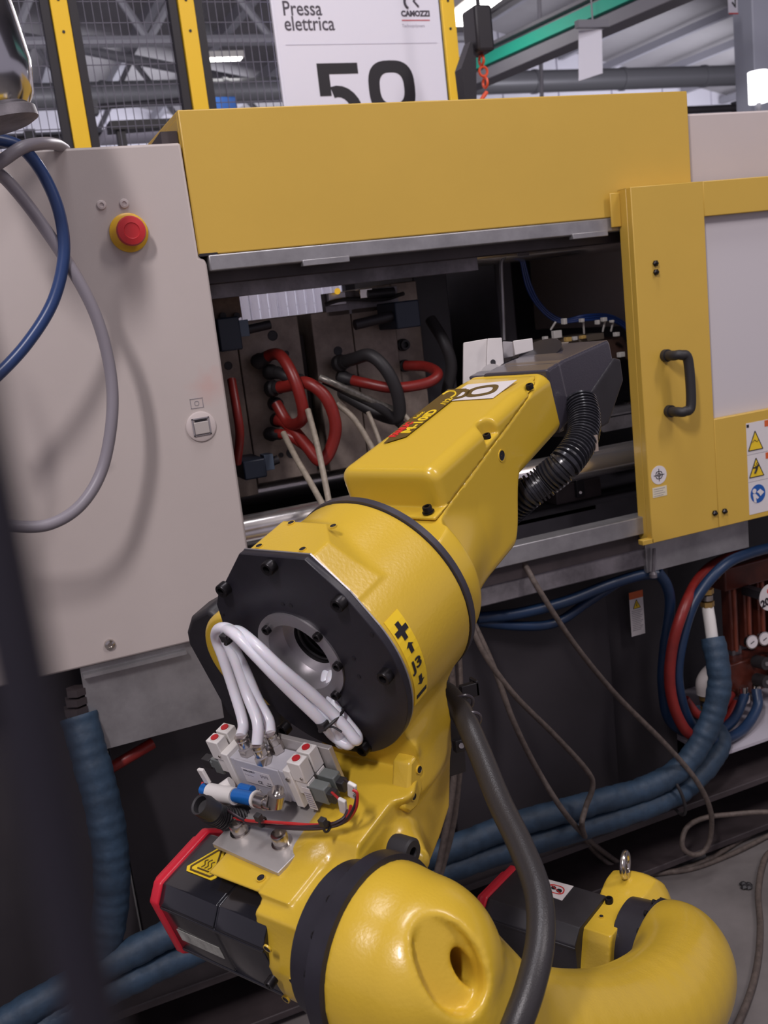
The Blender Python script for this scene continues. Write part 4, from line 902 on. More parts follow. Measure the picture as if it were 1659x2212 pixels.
# --- elbow casting: housing of the fourth axis, table, web and flange
CA, CU = -.008, -.006
def elbow(P):
    g, a, u = P
    d = sd_cyl(P, (.0635, CA, CU), 0, .1105, .0585, .004)
    # flat pad on top
    pad = sd_poly(P, 0, [(-.054, .0), (-.052-.036, .07), (-.0545, .1155), (.0285, .1155), (.071, .075), (.094, .05), (.06, .0)])
    pad = np.maximum(pad, np.maximum(.005-g, g-.118))
    pad = np.maximum(pad, sd_half(P, (.062, 0, .1155), (.75, 0, 1)))
    pad = np.maximum(pad, sd_half(P, (.035, -.068, .10), (.55, -.6, .6)))
    d = su(d, pad, .006)
    # left bulge
    d = su(d, sd_cyl(P, (.060, .03, -.02), 0, .09, .045, .012), .012)
    # neck under the cover
    neck = sd_cyl(P, (.02, -.03, -.125), 2, .066, .035, .01)
    d = su(d, np.maximum(neck, -g-.035), .014)
    # web towards the viewer's right
    web = sd_poly(P, 1, [(-.15, -.165), (-.06, -.10), (.02, -.02), (.112, -.06), (.108, -.085), (.080, -.134), (.073, -.172), (.056, -.200), (.010, -.226), (-.03, -.242), (-.12, -.27), (-.16, -.22)])
    web = np.maximum(web+.006, np.abs(a+.062)-.018)-.006
    d = su(d, web, .014)
    # table carrying the bracket
    tab = sd_poly(P, 1, [(-.166, -.148), (.0, -.151), (.0, -.175), (-.15, -.170)])
    tab = np.maximum(tab+.004, np.abs(a-.004)-.050)-.004
    d = su(d, tab, .01)
    # flange of the third axis
    fl = sd_poly(P, 1, [(-.160, -.150), (-.06, -.150), (-.03, -.18), (-.06, -.27), (-.12, -.322), (-.186, -.328), (-.205, -.300), (-.207, -.240), (-.196, -.205), (-.203, -.178), (-.192, -.160)])
    fl = np.maximum(fl+.005, np.abs(a+.050)-.029)-.005
    d = su(d, fl, .008)
    d = su(d, sd_cyl(P, (-.140, -.055, -.225), 1, .062, .028, .008), .01)
    # bosses on the web
    d = su(d, sd_cap(P, (-.045, -.080, -.185), (-.058, -.112, -.183), .026, .013), .012)
    d = su(d, sd_cap(P, (-.02, -.085, -.135), (.0, -.088, -.105), .015, .012), .008)
    d = su(d, sd_cap(P, (-.105, -.03, -.153), (-.012, -.02, -.150), .014, .014), .02)
    # inner passage of the hollow axis
    d = cut(d, sd_cyl(P, (.0, .002, .001), 0, .046, .07, .0), .002)
    # nothing stands proud of the cover plate
    d = cut(d, np.maximum(g-.0048, -(u+.134)), .004)
    return d
sdf_mesh('elbow_housing', elbow, (-.225, -.135, -.345), (.13, .165, .13), .0021, Q, YEL, rb, label='yellow elbow housing casting')
# --- rear cover
def circ(cx_, cy_, R, a0, a1, n):
    return [(cx_+R*math.cos(t), cy_+R*math.sin(t)) for t in np.linspace(a0, a1, n)]
R_ = .1125
pts = [(-.0545, .1185), (.0295, .1185)]
left = [(.073, .077), (.086, .066), (.095, .053)]
pts += left+circ(CA, CU, R_, math.radians(20), math.radians(-208+0), 60)
pts += [(-.0865, .082)]
# plate with a round opening: ring of quads between outline and bore
N = len(pts); V = []; Fc = []
for g0 in (.0045, -.0035):
    for p in pts: V.append((g0, p[0], p[1]))
    for p in pts:
        t_ = math.atan2(p[1]-.001, p[0]-.002); V.append((g0, .002+.0475*math.cos(t_), .001+.0475*math.sin(t_)))
for i in range(N):
    j = (i+1) % N
    Fc += [(i, j, N+j, N+i), (2*N+i, 3*N+i, 3*N+j, 2*N+j), (i, 2*N+i, 2*N+j, j), (N+i, N+j, 3*N+j, 3*N+i)]
Vg = [((.0062 if i < 2*N else .0045), v[1]*1.004 if (i % (2*N)) < N else v[1], v[2]*1.004 if (i % (2*N)) < N else v[2]) for i, v in enumerate(V)]
cv = rq('rear_cover', (V, Fc), BLK, bevel=.0006, label='black round rear cover plate with a flat top', seg=1)
rq('cover_gasket', (Vg, Fc), ALU, cv)
rg = rq('bore_ring', lathe((-.0035, .001, .001), (-1, 0, 0), [(.052, -.001), (.052, .002), (.0385, .002), (.0385, -.03), (.040, -.03)], 64, close=False), ALU, smooth=True, label='silver bore ring')
rq('bore_sleeve', lathe((-.003, .001, .001), (1, 0, 0), [(.0385, 0), (.0383, .020), (.0255, .022)], 48, close=False), ALU, rb, smooth=True)
rq('bore_tube', lathe((-.003, .001, .001), (1, 0, 0), [(.0255, .022), (.0255, .10), (.0005, .10)], 48, close=False), RUB, rb, smooth=True)
for i in range(4): rq('inner_ring', ring((.024+i*.007, .001, .001), (1, 0, 0), .0235, .0016, 32, 8), RUB, smooth=True)
for (x, y) in ((586, 1222), (487, 1270), (736, 1300), (836, 1457), (788, 1612), (618, 1570)):
    p = QG(x+2, y-2, -.0035); capscrew(p, -Q[1][0], .0072, .009, cv)
for (x, y) in ((579, 1358), (689, 1373), (732, 1436), (728, 1499)):
    p = QG(x, y, -.005); capscrew(p, -Q[1][0], .0048, .005, rg)
for (x, y) in ((611, 1305), (628, 1308), (481, 1327), (803, 1371), (764, 1422), (775, 1462)):
    p = QG(x, y, -.0036); link_mesh('cover_hole', *cyl(p, p-Q[1][0]*.0006, .0022, n=10), INK, cv)
for (x, y) in ((560, 1180), (654, 1187), (629, 1130), (720, 1137)):
    hole(T(Q, hit(x, y, 2, .1158, Q)), Q[1][2], .0032, rb)
# --- black seal ring and forearm
rq('seal_ring', lathe((.1215, CA, CU), (1, 0, 0), [(.100, 0), (.1115, .001), (.1115, .0085), (.100, .0095)], 72), mat('dark seal ring', (.06, .055, .07), .35, metal=.3), smooth=True)
S0, S1 = (.168, .052), (.476, .088)           # seam of the forearm cover
sl = (S1[1]-S0[1])/(S1[0]-S0[0])
def fore(P):
    g, a, u = P
    t = np.clip((g-.19)/.285, 0, 1)
    hw = .0655-.006*t
    top = .103-.010*t-.006*np.clip((g-.40)/.07, 0, 1)
    bb = np.clip((g-.305)/.055, 0, 1); bot = -.066+.070*bb*bb*(3-2*bb)
    rr = .016
    cu_ = (top+bot)/2; hu = (top-bot)/2
    qx = np.abs(a+.003)-(hw-rr); qy = np.abs(u-cu_)-(hu-rr)
    d = np.sqrt(np.maximum(qx, 0)**2+np.maximum(qy, 0)**2)+np.minimum(np.maximum(qx, qy), 0)-rr
    d = np.maximum(d, g-.474)
    return d
def body_f(P):
    g, a, u = P
    d = fore(P)
    d = np.maximum(d, .132-g)
    # underside rises towards the wrist
    rear = sd_cyl(P, (.15, CA, CU), 0, .098, .019, .006)
    rear = su(rear, sd_cap(P, (.16, CA, CU-.01), (.25, CA, -.012), .088, .052), .02)
    d = su(d, rear, .02)
    seam = u-(S0[1]+sl*(g-S0[0]))
    d = np.maximum(d, seam)
    d = np.maximum(d, .131-g)
    return d
sdf_mesh('forearm_body', body_f, (.12, -.115, -.12), (.485, .10, .105), .0019, Q, YELS, rb, label='yellow forearm body casting')
def cover_f(P):
    g, a, u = P
    d = fore(P)
    # rear of the cover box is rounded
    q = [np.maximum(.205-g, 0)]
    d = sx_(d, .192-g, .014)
    foot = np.maximum(np.maximum(fore(P), .172-g), u-.058)
    d = np.minimum(d, foot)
    seam = (S0[1]+sl*(g-S0[0])+.0011)-u
    d = np.maximum(d, seam)
    for (gc, rad, ub) in ((.316, .0145, .052), (.430, .0125, .068)):
        for s in (-1, 1):
            ac = -.003+s*.064
            slot = np.maximum(np.sqrt((g-gc)**2+(a-ac)**2)-rad, (S0[1]+sl*(gc-S0[0])+(.008 if gc < .4 else .003))-u)
            d = cut(d, slot, .004)
    return d
fc = sdf_mesh('forearm_cover', cover_f, (.16, -.08, .035), (.485, .075, .115), .0017, Q, YELS, rb, label='yellow removable top cover of the forearm')
p = T(Q, (.181, -.056, .0595)); capscrew(p, Q[1][2], .0052, .007, fc, washer=True)
for (gc) in (.316, .430):
    p = T(Q, (gc, -.059, S0[1]+sl*(gc-S0[0])+(.007 if gc < .4 else .003))); capscrew(p, Q[1][2], .0045, .006, fc)
p = T(Q, hit(1083, 984, 1, -.0655, Q)); hole(p, -Q[1][1], .006, rb)
# stickers on the cover
ftop = lambda g, a: T(Q, (g, a, .1035-.010*((g-.19)/.285)))
fx = ftop(.40, 0)-ftop(.25, 0)
def cover_frame(px, py, lift=.0008):
    h = hit(px, py, 2, .098, Q)
    return frame(ftop(h[0], h[1])+Q[1][2]*lift, fx, Q[1][1])
f = cover_frame(834, 965)
badge = [(0, -.001), (.012, -.0205), (.152, -.0205), (.158, .006), (.125, .008), (.03, .004)]
bd = link_mesh('name_badge', *prism([(0, .002), (.018, -.018), (.158, -.018), (.158, .010), (.05, .010)], 0, .0006), OLIV, fc, fr=f, label='brown badge with red and yellow lettering')
def inv(fr_, x, y, z=.0008): return T(fr_, (x, y, z))
text('lettering', 'FANUC', frame(inv(f, .016, -.003), f[1][0], f[1][1]), .0125, INKR, bd, bold=.0008)
text('lettering', 'Robot', frame(inv(f, .068, .0), f[1][0], f[1][1]), .0085, INKY, bd, sx=.9)
text('lettering', 'M-10iD', frame(inv(f, .026, -.0165), f[1][0], f[1][1]), .0175, INKY, bd, bold=.0006, sx=1.25)
text('lettering', '/12', frame(inv(f, .108, -.0165), f[1][0], f[1][1]), .012, INKY, bd, bold=.0004, sx=1.2)
link_mesh('badge_mark', *tube([(.128, -.012, .0008), (.138, -.013, .0008), (.148, -.006, .0008), (.150, .004, .0008), (.14, .007, .0008)], .0012, 6, 5), INKY, bd, fr=f)
TF = frame(ftop(.30, 0), fx, Q[1][1])
def top_hit(px, py): return hit(px, py, 2, 0, TF)
def top_poly(name, pts_, z, m, par, **k):
    P_ = [top_hit(*p) for p in pts_]; P_ = [(p[0], min(p[1], .050)) for p in P_]
    return link_mesh(name, *prism(P_, z, z+.0005, 2), m, par, fr=TF, **k)
ws = top_poly('number_sticker', [(1117, 822), (1065, 861), (955, 868), (1010, 832)], .0004, STK, fc, label='white sticker with the figure 8')
c8 = top_hit(1042, 846); e8 = top_hit(978, 856)
dx8 = e8[:2]-c8[:2]; L8 = np.linalg.norm(dx8); y8 = TF[1].T@np.array([dx8[0], dx8[1], 0])/L8
f8 = frame(T(TF, (c8[0], c8[1], .0009)), -np.cross(y8, TF[1][2])*-1, y8)
link_mesh('figure', *join(ringpoly(0, 0, .0175, .0200, .0072, .0068, 32), ringpoly(0, .034, .0155, .0180, .0066, .0062, 32)), OLIV, ws, fr=f8)
# --- direction sticker on the housing
def on_cyl(ang, g, lift=.0006):
    a = CA+(.1105+lift)*math.cos(ang); u = CU+(.1105+lift)*math.sin(ang)
    return np.array([g, a, u])
def wrap(name, poly, m, parent, lift, **k):
    """bend a flat (arc position, g) outline round the housing"""
    V = [on_cyl(A0-s/.1105, g, lift) for s, g in poly]+[on_cyl(A0-s/.1105, g, lift-.0005) for s, g in poly]
    n = len(poly); return rq(name, (V, [tuple(range(n)), tuple(range(n, 2*n))[::-1]]+[(i, (i+1) % n, n+(i+1) % n, n+i) for i in range(n)]), m, parent, **k)
h = hit(833, 1355, 0, .016, Q); A0 = math.atan2(h[2]-CU, h[1]-CA)
if A0 < 0: A0 += 2*math.pi
h2 = hit(880, 1500, 0, .016, Q); A1 = math.atan2(h2[2]-CU, h2[1]-CA)
if A1 < 0: A1 += 2*math.pi
sgn = 1 if A1 > A0 else -1
LN = abs(A1-A0)*.1105
def wr(name, poly, m, parent, lift, **k):
    V = [on_cyl(A0+sgn*s/.1105, g, lift) for s, g in poly]+[on_cyl(A0+sgn*s/.1105, g, lift-.0005) for s, g in poly]
    n = len(poly); return rq(name, (V, [tuple(range(n)), tuple(range(n, 2*n))[::-1]]+[(i, (i+1) % n, n+(i+1) % n, n+i) for i in range(n)]), m, parent, **k)
ST = mat('clean yellow sticker', (.86, .58, .02), .4)
V = []; Fc = []
for k_ in range(13):
    s = -.006+(LN+.012)*k_/12
    for lf in (.0007, .0): V += [on_cyl(A0+sgn*s/.1105, .012, lf), on_cyl(A0+sgn*s/.1105, .0345, lf)]
for k_ in range(12):
    b0 = k_*4; Fc += [(b0, b0+1, b0+5, b0+4), (b0+2, b0+6, b0+7, b0+3), (b0, b0+4, b0+6, b0+2), (b0+1, b0+3, b0+7, b0+5)]
ds = rq('direction_sticker', (V, Fc), ST, label='yellow sticker marked J3 with plus, minus and arrows')
def plus(c, g, r, w_): return [(c-r, g-w_), (c-w_, g-w_), (c-w_, g-r), (c+w_, g-r), (c+w_, g-w_), (c+r, g-w_), (c+r, g+w_), (c+w_, g+w_), (c+w_, g+r), (c-w_, g+r), (c-w_, g+w_), (c-r, g+w_)]
gm = .0235
wr('plus_mark', plus(LN*.13, gm, .0092, .0028), INK, ds, .0012)
def arrow(c, L_, s): return [(c-s*L_, gm), (c-s*L_*.3, gm+.0055), (c-s*L_*.3, gm+.0025), (c+s*L_, gm+.0025), (c+s*L_, gm-.0025), (c-s*L_*.3, gm-.0025), (c-s*L_*.3, gm-.0055)]
wr('arrow_mark', arrow(LN*.34, .0055, 1), INK, ds, .0012)
wr('arrow_mark', arrow(LN*.77, .0055, -1), INK, ds, .0012)
wr('minus_mark', [(LN*.96-.0024, gm-.0085), (LN*.96-.0024, gm+.0085), (LN*.96+.0024, gm+.0085), (LN*.96+.0024, gm-.0085)], INK, ds, .0012)
am = A0+sgn*LN*.60/.1105
o = T(Q, on_cyl(am, gm-.0085, .0012)); tang = T(Q, on_cyl(am-sgn*.05, gm, 0))-T(Q, on_cyl(am, gm, 0))
text('lettering', 'J3', frame(o, Q[1][0], tang), .0150, INK, ds, ext=.0004, bold=.0002, sx=1.45)
# --- left side motor cover of the fourth axis
lc = rq('side_cover', prism([(.12, -.02), (.165, .014), (.200, -.002), (.219, -.024), (.225, -.042), (.212, -.145), (.19, -.165), (.14, -.17), (.10, -.10)], .03, .07, 0), BLKM, bevel=.006, label='black side cover left of the elbow housing', seg=4)
def bulge(P):
    d = sd_cyl(P, (.057, .108, -.036), 0, .062, .046, .008)
    d = np.maximum(d, .010-P[0])
    return cut(d, sd_cyl(P, (.0, .002, .001), 0, .10, .3, .0), .002)
sdf_mesh('side_bulge', bulge, (-.03, -.03, -.15), (.14, .21, .09), .003, Q, YEL, rb)
# --- wrist
def wristf(P):
    g, a, u = P
    d = sd_poly(P, 1, [(.474, .004), (.474, .0895), (.52, .084), (.649, .057), (.653, .050), (.652, .015), (.60, .010), (.54, .010)])
    hw = .060-.0*g
    d = np.maximum(d+.010, np.abs(a+.018)-.034)-.010
    neck = np.maximum(sd_poly(P, 1, [(.473, .004), (.473, .088), (.50, .084), (.50, .03), (.488, .0)]), np.abs(a+.003)-.056)
    d = su(d, neck, .008)
    d = su(d, sd_cyl(P, (.575, .025, .030), 1, .028, .03, .006), .006)
    return d
sdf_mesh('wrist_casting', wristf, (.465, -.07, -.07), (.68, .08, .105), .0018, Q, mat('dark grey wrist paint', (.055, .05, .065), .28, bump=.06, bscale=500, coat=.2), rb, label='dark grey wrist casting')
def wrist2(P):
    d = sd_poly(P, 1, [(.53, -.03), (.54, .012), (.655, .028), (.672, .018), (.668, -.012), (.60, -.045)])
    return np.maximum(d+.006, np.abs(P[1]+.028)-.03)-.006
sdf_mesh('wrist_side_cap', wrist2, (.51, -.075, -.06), (.69, .02, .045), .002, Q, BLKM, rb)
rq('wrist_flange', cyl((.585, .005, .062), (.583, .005, .0745), .030, n=32), mat('dark flange', (.02, .018, .022), .3), smooth=True)
# --- corrugated hose from the wrist under the forearm
def corr(t, s): return .0185+.0022*(1 if (s*1000) % 5.2 < 2.9 else -1)
ch = thing('corrugated_hose', 'black corrugated hose curving under the robot forearm', 'hose', QG(1200, 1000, .4))
HP = [RD(1255, 868, 1.26), RD(1262, 905, 1.24), RD(1256, 950, 1.215), RD(1222, 1000, 1.19), RD(1178, 1038, 1.20), RD(1142, 1064, 1.205), RD(1112, 1090, 1.22), RD(1085, 1115, 1.24)]
link_mesh('hose_body', *tube(HP, .0185, 24, 44, rfun=corr), COR, ch, smooth=True)
link_mesh('hose_clip', *box(-.006, .006, -.01, .01, -.01, .01), mat('old clip', (.3, .24, .2), .5), ch, fr=(RD(1273, 957, 1.21), np.eye(3)))
# --- third axis motor with red cap
def motor(fr_, c, a0, a1, s, parent, mm, sticker=0):
    ch_ = s*.30
    def oct(k_): return [(c[0]-k_, c[1]-k_+ch_), (c[0]-k_, c[1]+k_-ch_), (c[0]-k_+ch_, c[1]+k_), (c[0]+k_-ch_, c[1]+k_), (c[0]+k_, c[1]+k_-ch_), (c[0]+k_, c[1]-k_+ch_), (c[0]+k_-ch_, c[1]-k_), (c[0]-k_+ch_, c[1]-k_)]
    mo = link_mesh('motor', *join(prism(oct(s), a0, a0+(a1-a0)*.42, 1), prism(oct(s*.985), a0+(a1-a0)*.42, a0+(a1-a0)*.44, 1), prism(oct(s), a0+(a1-a0)*.44, a1-.004, 1)), mm, parent, fr=fr_, bevel=.003, label='black servo motor')
    for i in (-1, 1):
        link_mesh('motor_rib', *join(prism([(c[0]-s-.001, c[1]+i*s*.62-.002), (c[0]-s-.001, c[1]+i*s*.62+.002), (c[0]-s+.004, c[1]+i*s*.62+.002), (c[0]-s+.004, c[1]+i*s*.62-.002)], a0, a1-.006, 1)), mm, mo, fr=fr_, bevel=.001)
    cp = link_mesh('motor_cap', *join(prism(oct(s*1.05), a1-.006, a1+.006, 1), prism(oct(s*.9), a1+.006, a1+.016, 1)), RED, parent, fr=fr_, bevel=.0025, label='red motor end cap')
    return mo
MC = (-.149, -.214)
mo = motor(Q, MC, -.03, .120, .049, rb, BLKG)
# heat warning triangle on the motor top
f = frame(T(Q, (MC[0]-.004, .048, MC[1]+.0496)), -Q[1][1], -Q[1][0])
f = frame(T(Q, (MC[0], .052, MC[1]+.0494)), Q[1][0], Q[1][1])
PT = [(x*.86, y*.8) for x, y in [(-.021, -.022), (.021, -.022), (.0255, -.016), (.004, .026), (-.004, .026), (-.0255, -.016)]]
f = frame(T(Q, (MC[0]-.001, .056, MC[1]+.0494)), -Q[1][1]*1, Q[1][0])
f = (T(Q, (MC[0]+.004, .082, MC[1]+.0494)), f[1])
f = frame(f[0], -Q[1][1], Q[1][0])
f = (f[0], np.array([f[1][0], f[1][1], np.cross(f[1][0], f[1][1])]))
hs = link_mesh('heat_warning', *prism(PT, 0, .0006), INKY, mo, fr=(f[0], np.array([-Q[1][1], Q[1][0], Q[1][2]])), label='yellow hot surface warning triangle')
PB = [(x*.86, y*.8) for x, y in [(-.0165, -.0185), (.0165, -.0185), (.0195, -.0145), (.0018, .0195), (-.0018, .0195), (-.0195, -.0145)]]
ff = (f[0], np.array([-Q[1][1], Q[1][0], Q[1][2]]))
link_mesh('triangle_border', *join(*[tube([(*PB[i], .0008), (*PB[(i+1) % 6], .0008)], .0011, 6, 1) for i in range(6)]), OLIV, hs, fr=ff)
link_mesh('heat_waves', *join(tube([(-.008, -.0105, .0008), (.008, -.0105, .0008)], .0009, 6, 1), *[tube([(x, -.0085, .0008), (x+.0018, -.005, .0008), (x-.0015, -.001, .0008), (x+.001, .003-abs(x)*.3, .0008)], .0006, 6, 4) for x in (-.0048, 0, .0048)]), OLIV, hs, fr=ff)
link_mesh('torn_label', *box(-.0006, .0, -.0, .062, -.012, .004), mat('torn pale label', (.42, .42, .38), .7, var=.5, scale=60), mo, fr=(T(Q, (MC[0]-.0492, .042, MC[1]+.0)), Q[1]))
# --- screws, holes and stopper on the casting
_b = [hit(x, y, 1, -.094, Q) for (x, y) in ((908, 1617), (921, 1637), (917, 1690), (904, 1742), (886, 1758), (872, 1748), (884, 1700), (886, 1650))]
rq('web_boss', prism([(p[0], p[2]) for p in _b], -.094, -.072, 1), YEL, bevel=.003, label='raised boss with two threaded holes')
def on_a(px, py, a): return T(Q, hit(px, py, 1, a, Q))
for (x, y, a) in ((656, 1933, -.0505), (794, 1772, -.0505), (905, 1662, -.0945), (893, 1720, -.0945)):
    hole(on_a(x, y, a), -Q[1][1], .0036, rb)
for (x, y) in ((578, 2049), (633, 2120), (618, 2158)):
    p = QG(x, y, -.201); hole(p, -Q[1][0], .0036, rb)
hole(T(Q, hit(564, 1897, 2, -.1475, Q)), Q[1][2], .0038, rb)
p = QG(592, 2113, -.206); capscrew(p, -Q[1][0], .005, .009, rb)
p = on_a(866, 1835, -.118); rs = link_mesh('rubber_stop', *lathe(p+Q[1][1]*.004, -Q[1][1], [(.0125, -.004), (.0135, 0), (.0135, .016), (.0115, .018), (.0055, .018), (.0055, .006), (.0003, .006)], 36), RUB, rb, smooth=True, label='black rubber stop')
# --- shoulder: ring, turret with lifting eye, motor, base
def rbj(x, a, z): return np.array([J2b[0]+x, a, J2b[2]+z])
sy = rbm('shoulder_ring', lathe(rbj(0, -.035, 0), (0, 1, 0), [(.058, 0), (.063, .002), (.063, .014), (.057, .016), (.055, .052), (.05, .055)], 56), BLK, smooth=True, label='black shoulder joint flange')
for i in range(14):
    t_ = 2*math.pi*i/14; p = T(B, rbj(.0595*math.cos(t_), -.020, .0595*math.sin(t_))); capscrew(p, B[1][1], .0036, .004, sy, SCR, 'flange_bolt')
def turret(P):
    q = [P[0]-J2b[0], P[1], P[2]-J2b[2]]
    d = sd_poly(q, 1, [(-.062, .030), (-.056, .041), (.070, .042), (.080, .030), (.085, -.09), (-.085, -.09), (-.078, -.02)])
    d = np.maximum(d+.006, np.abs(q[1]-.036)-.019)-.006
    d = su(d, sd_cyl(q, (.02, .03, -.04), 1, .075, .022, .008), .012)
    d = su(d, sd_cap(q, (.06, .03, .0), (.10, .05, -.12), .05, .07), .03)
    d = su(d, sd_cyl(q, (-.06, .13, -.19), 2, .115, .09, .02), .05)
    return d
sdf_mesh('shoulder_turret', turret, (J2b[0]-.2, -.06, J2b[2]-.31), (J2b[0]+.2, .27, J2b[2]+.1), .003, B, YEL, rb, label='yellow shoulder turret with a lifting eye')
zb_ = -J3[2]
rbm('base_foot', join(prism([(J2b[0]-.24, 0), (J2b[0]+.12, 0), (J2b[0]+.12, .28), (J2b[0]-.24, .28)], zb_, zb_+.03, 2), cyl((J2b[0]-.06, .14, zb_+.03), (J2b[0]-.06, .14, J2b[2]-.28), .11, .105, n=40)), mat('dark robot base', (.03, .028, .03), .5), bevel=.003)
motor(B, (J2b[0]-.028, J2b[2]-.008), .05, .195, .056, rb, BLKM)
eb = rbj(.056, .040, .0405)
le = rbm('lifting_eye', join(lathe(eb, (0, 0, 1), [(.016, 0), (.017, .003), (.015, .008), (.009, .011)], 28), ring(eb+np.array([0, 0, .032]), (-.2, .98, 0), .0155, .0045, 36, 12), cyl(eb+np.array([0, 0, .006]), eb+np.array([0, 0, .022]), .006, n=16)), CHR, smooth=True, label='plated steel lifting eye')
for (x, y, r) in ((1316, 1951, .0055),):
    p = T(B, hit(x, y, 2, J2b[2]+.0415, B)); capscrew(p, Z_, r, .008, rb)
for (x, y) in ((1342, 1925), (1299, 1980)): hole(T(B, hit(x, y, 2, J2b[2]+.042, B)), Z_, .0028, rb)
# no-step sticker on the shoulder motor
f = frame(T(B, rbj(.01, .14, -.005+.0588)), B[1][0], B[1][1])
p0, p1_, p2, p3 = [hit(x, y, 2, J2b[2]-.008+.0562, B) for (x, y) in ((1182, 1900), (1239, 1915), (1214, 1946), (1170, 1930))]
sq = lambda p, z: (p[0], p[1], p[2]+z)
ns = rbm('no_step_sticker', ([sq(p, .0007) for p in (p0, p1_, p2, p3)]+[sq(p, 0) for p in (p0, p1_, p2, p3)], [(0, 1, 2, 3), (7, 6, 5, 4), (0, 4, 5, 1), (1, 5, 6, 2), (2, 6, 7, 3), (3, 7, 4, 0)]), STK, label='white no step sticker with a red ring')
cc = (p0+p1_+p2+p3)/4
ux = (p1_-p0); uy = (p0-p3); fu = (T(B, cc+np.array([0, 0, .0009])), np.array([B[1].T@(ux/np.linalg.norm(ux)), B[1].T@(uy/np.linalg.norm(uy)), Z_]))
link_mesh('red_ring', *join(ringpoly(0, 0, .0125, .0095, .0015, .0013, 28), tube([(-.008, .006, .0003), (.008, -.006, .0003)], .0007, 6, 1)), INKR, ns, fr=fu)
link_mesh('shoe_print', *join(cyl((-.004, .002, 0), (-.004, .002, .0005), .0038, n=14), cyl((.005, -.001, 0), (.005, -.001, .0005), .0042, n=14)), INK, ns, fr=fu)

# ================================================================== gripper
gr = thing('gripper', 'aluminium gripper blocks fixed to the far side of the robot wrist', 'gripper', RD(1070, 770, 1.4))
def gplate(name, quad, dep, th, m=ALUB, bev=.001):
    P_ = [RD(x, y, dep) for x, y in quad]; n_ = np.cross(P_[1]-P_[0], P_[-1]-P_[0]); n_ = n_/np.linalg.norm(n_)
    if n_@(CAM-P_[0]) > 0: n_ = -n_
    V = P_+[p+n_*th for p in P_]; n = len(P_)
    return link_mesh(name, V, [tuple(range(n)), tuple(range(n, 2*n))[::-1]]+[(i, (i+1) % n, n+(i+1) % n, n+i) for i in range(n)], m, gr, bevel=bev)
PLW = mat('pale aluminium block', (.56, .53, .52), .5, metal=.3, var=.08, scale=25)
ax_f = frame(RD(1040, 790, 1.33), F_*.9+Z_*.0, Z_)
gplate('side_plate', [(1001, 740), (1053, 731), (1056, 800), (1000, 838)], 1.32, .008, PLW)
gplate('side_plate', [(1053, 731), (1084, 729), (1089, 785), (1050, 815)], 1.31, .012, PLW)
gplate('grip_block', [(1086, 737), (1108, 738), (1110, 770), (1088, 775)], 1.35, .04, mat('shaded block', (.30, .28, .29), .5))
gplate('grip_block', [(1108, 736), (1150, 730), (1153, 757), (1112, 768)], 1.34, .03, PLW)
link_mesh('round_pad', *cyl(RD(1063, 812, 1.30), RD(1063, 812, 1.32), .016, n=24), PLW, gr, smooth=True)
link_mesh('plate_slot', *cyl(RD(1065, 782, 1.308), RD(1065, 782, 1.312), .0035, n=12), INK, gr)
gplate('lower_plate', [(1152, 745), (1230, 738), (1225, 745), (1150, 752)], 1.38, .03, mat('oily plate', (.18, .15, .12), .35, metal=.4))

# ================================================================== valve bracket, valve block and air line
bk = thing('mounting_bracket', 'bent aluminium bracket plate bolted on the elbow casting', 'bracket', T(Q, (-.09, .03, -.151)))
h = [hit(x, y, 2, -.143, Q)[:2] for (x, y) in ((458, 1822), (600, 1886), (741, 1746), (640, 1690))]
a_l, a_r = (h[0][1]), (h[1][1]+h[2][1])/2
link_mesh('bracket_plate', *prism([(h[0][0], h[0][1]), (h[1][0], h[1][1]), (-.040, h[2][1]), (-.036, h[0][1]-.004)], -.149, -.143, 2), ALUB, bk, fr=Q, bevel=.0008)
link_mesh('bracket_upright', *box(-.040, -.034, h[2][1]+.004, h[0][1]-.006, -.143, -.080), ALUB, bk, fr=Q, bevel=.0008)
for (x, y) in ((520, 1796), (610, 1820)):
    p = T(Q, hit(x, y, 2, -.143, Q)); capscrew(p, Q[1][2], .0085, .0125, bk, CHR, 'bracket_bolt', washer=True)
vb = thing('valve_block', 'light grey pneumatic valve block with red topped white solenoids', 'valve', T(Q, (-.055, .05, -.14)))
def vq(name, VF, m, parent=vb, **k): return link_mesh(name, VF[0], VF[1], m, parent, fr=Q, **k)
vq('valve_body', join(box(-.070, -.041, .010, .088, -.134, -.093), box(-.0715, -.069, .018, .080, -.134, -.092)), GRYP, bevel=.0008, label='light grey valve body')
for (g_, a_) in ((-.063, .0), (-.048, .0)): pass
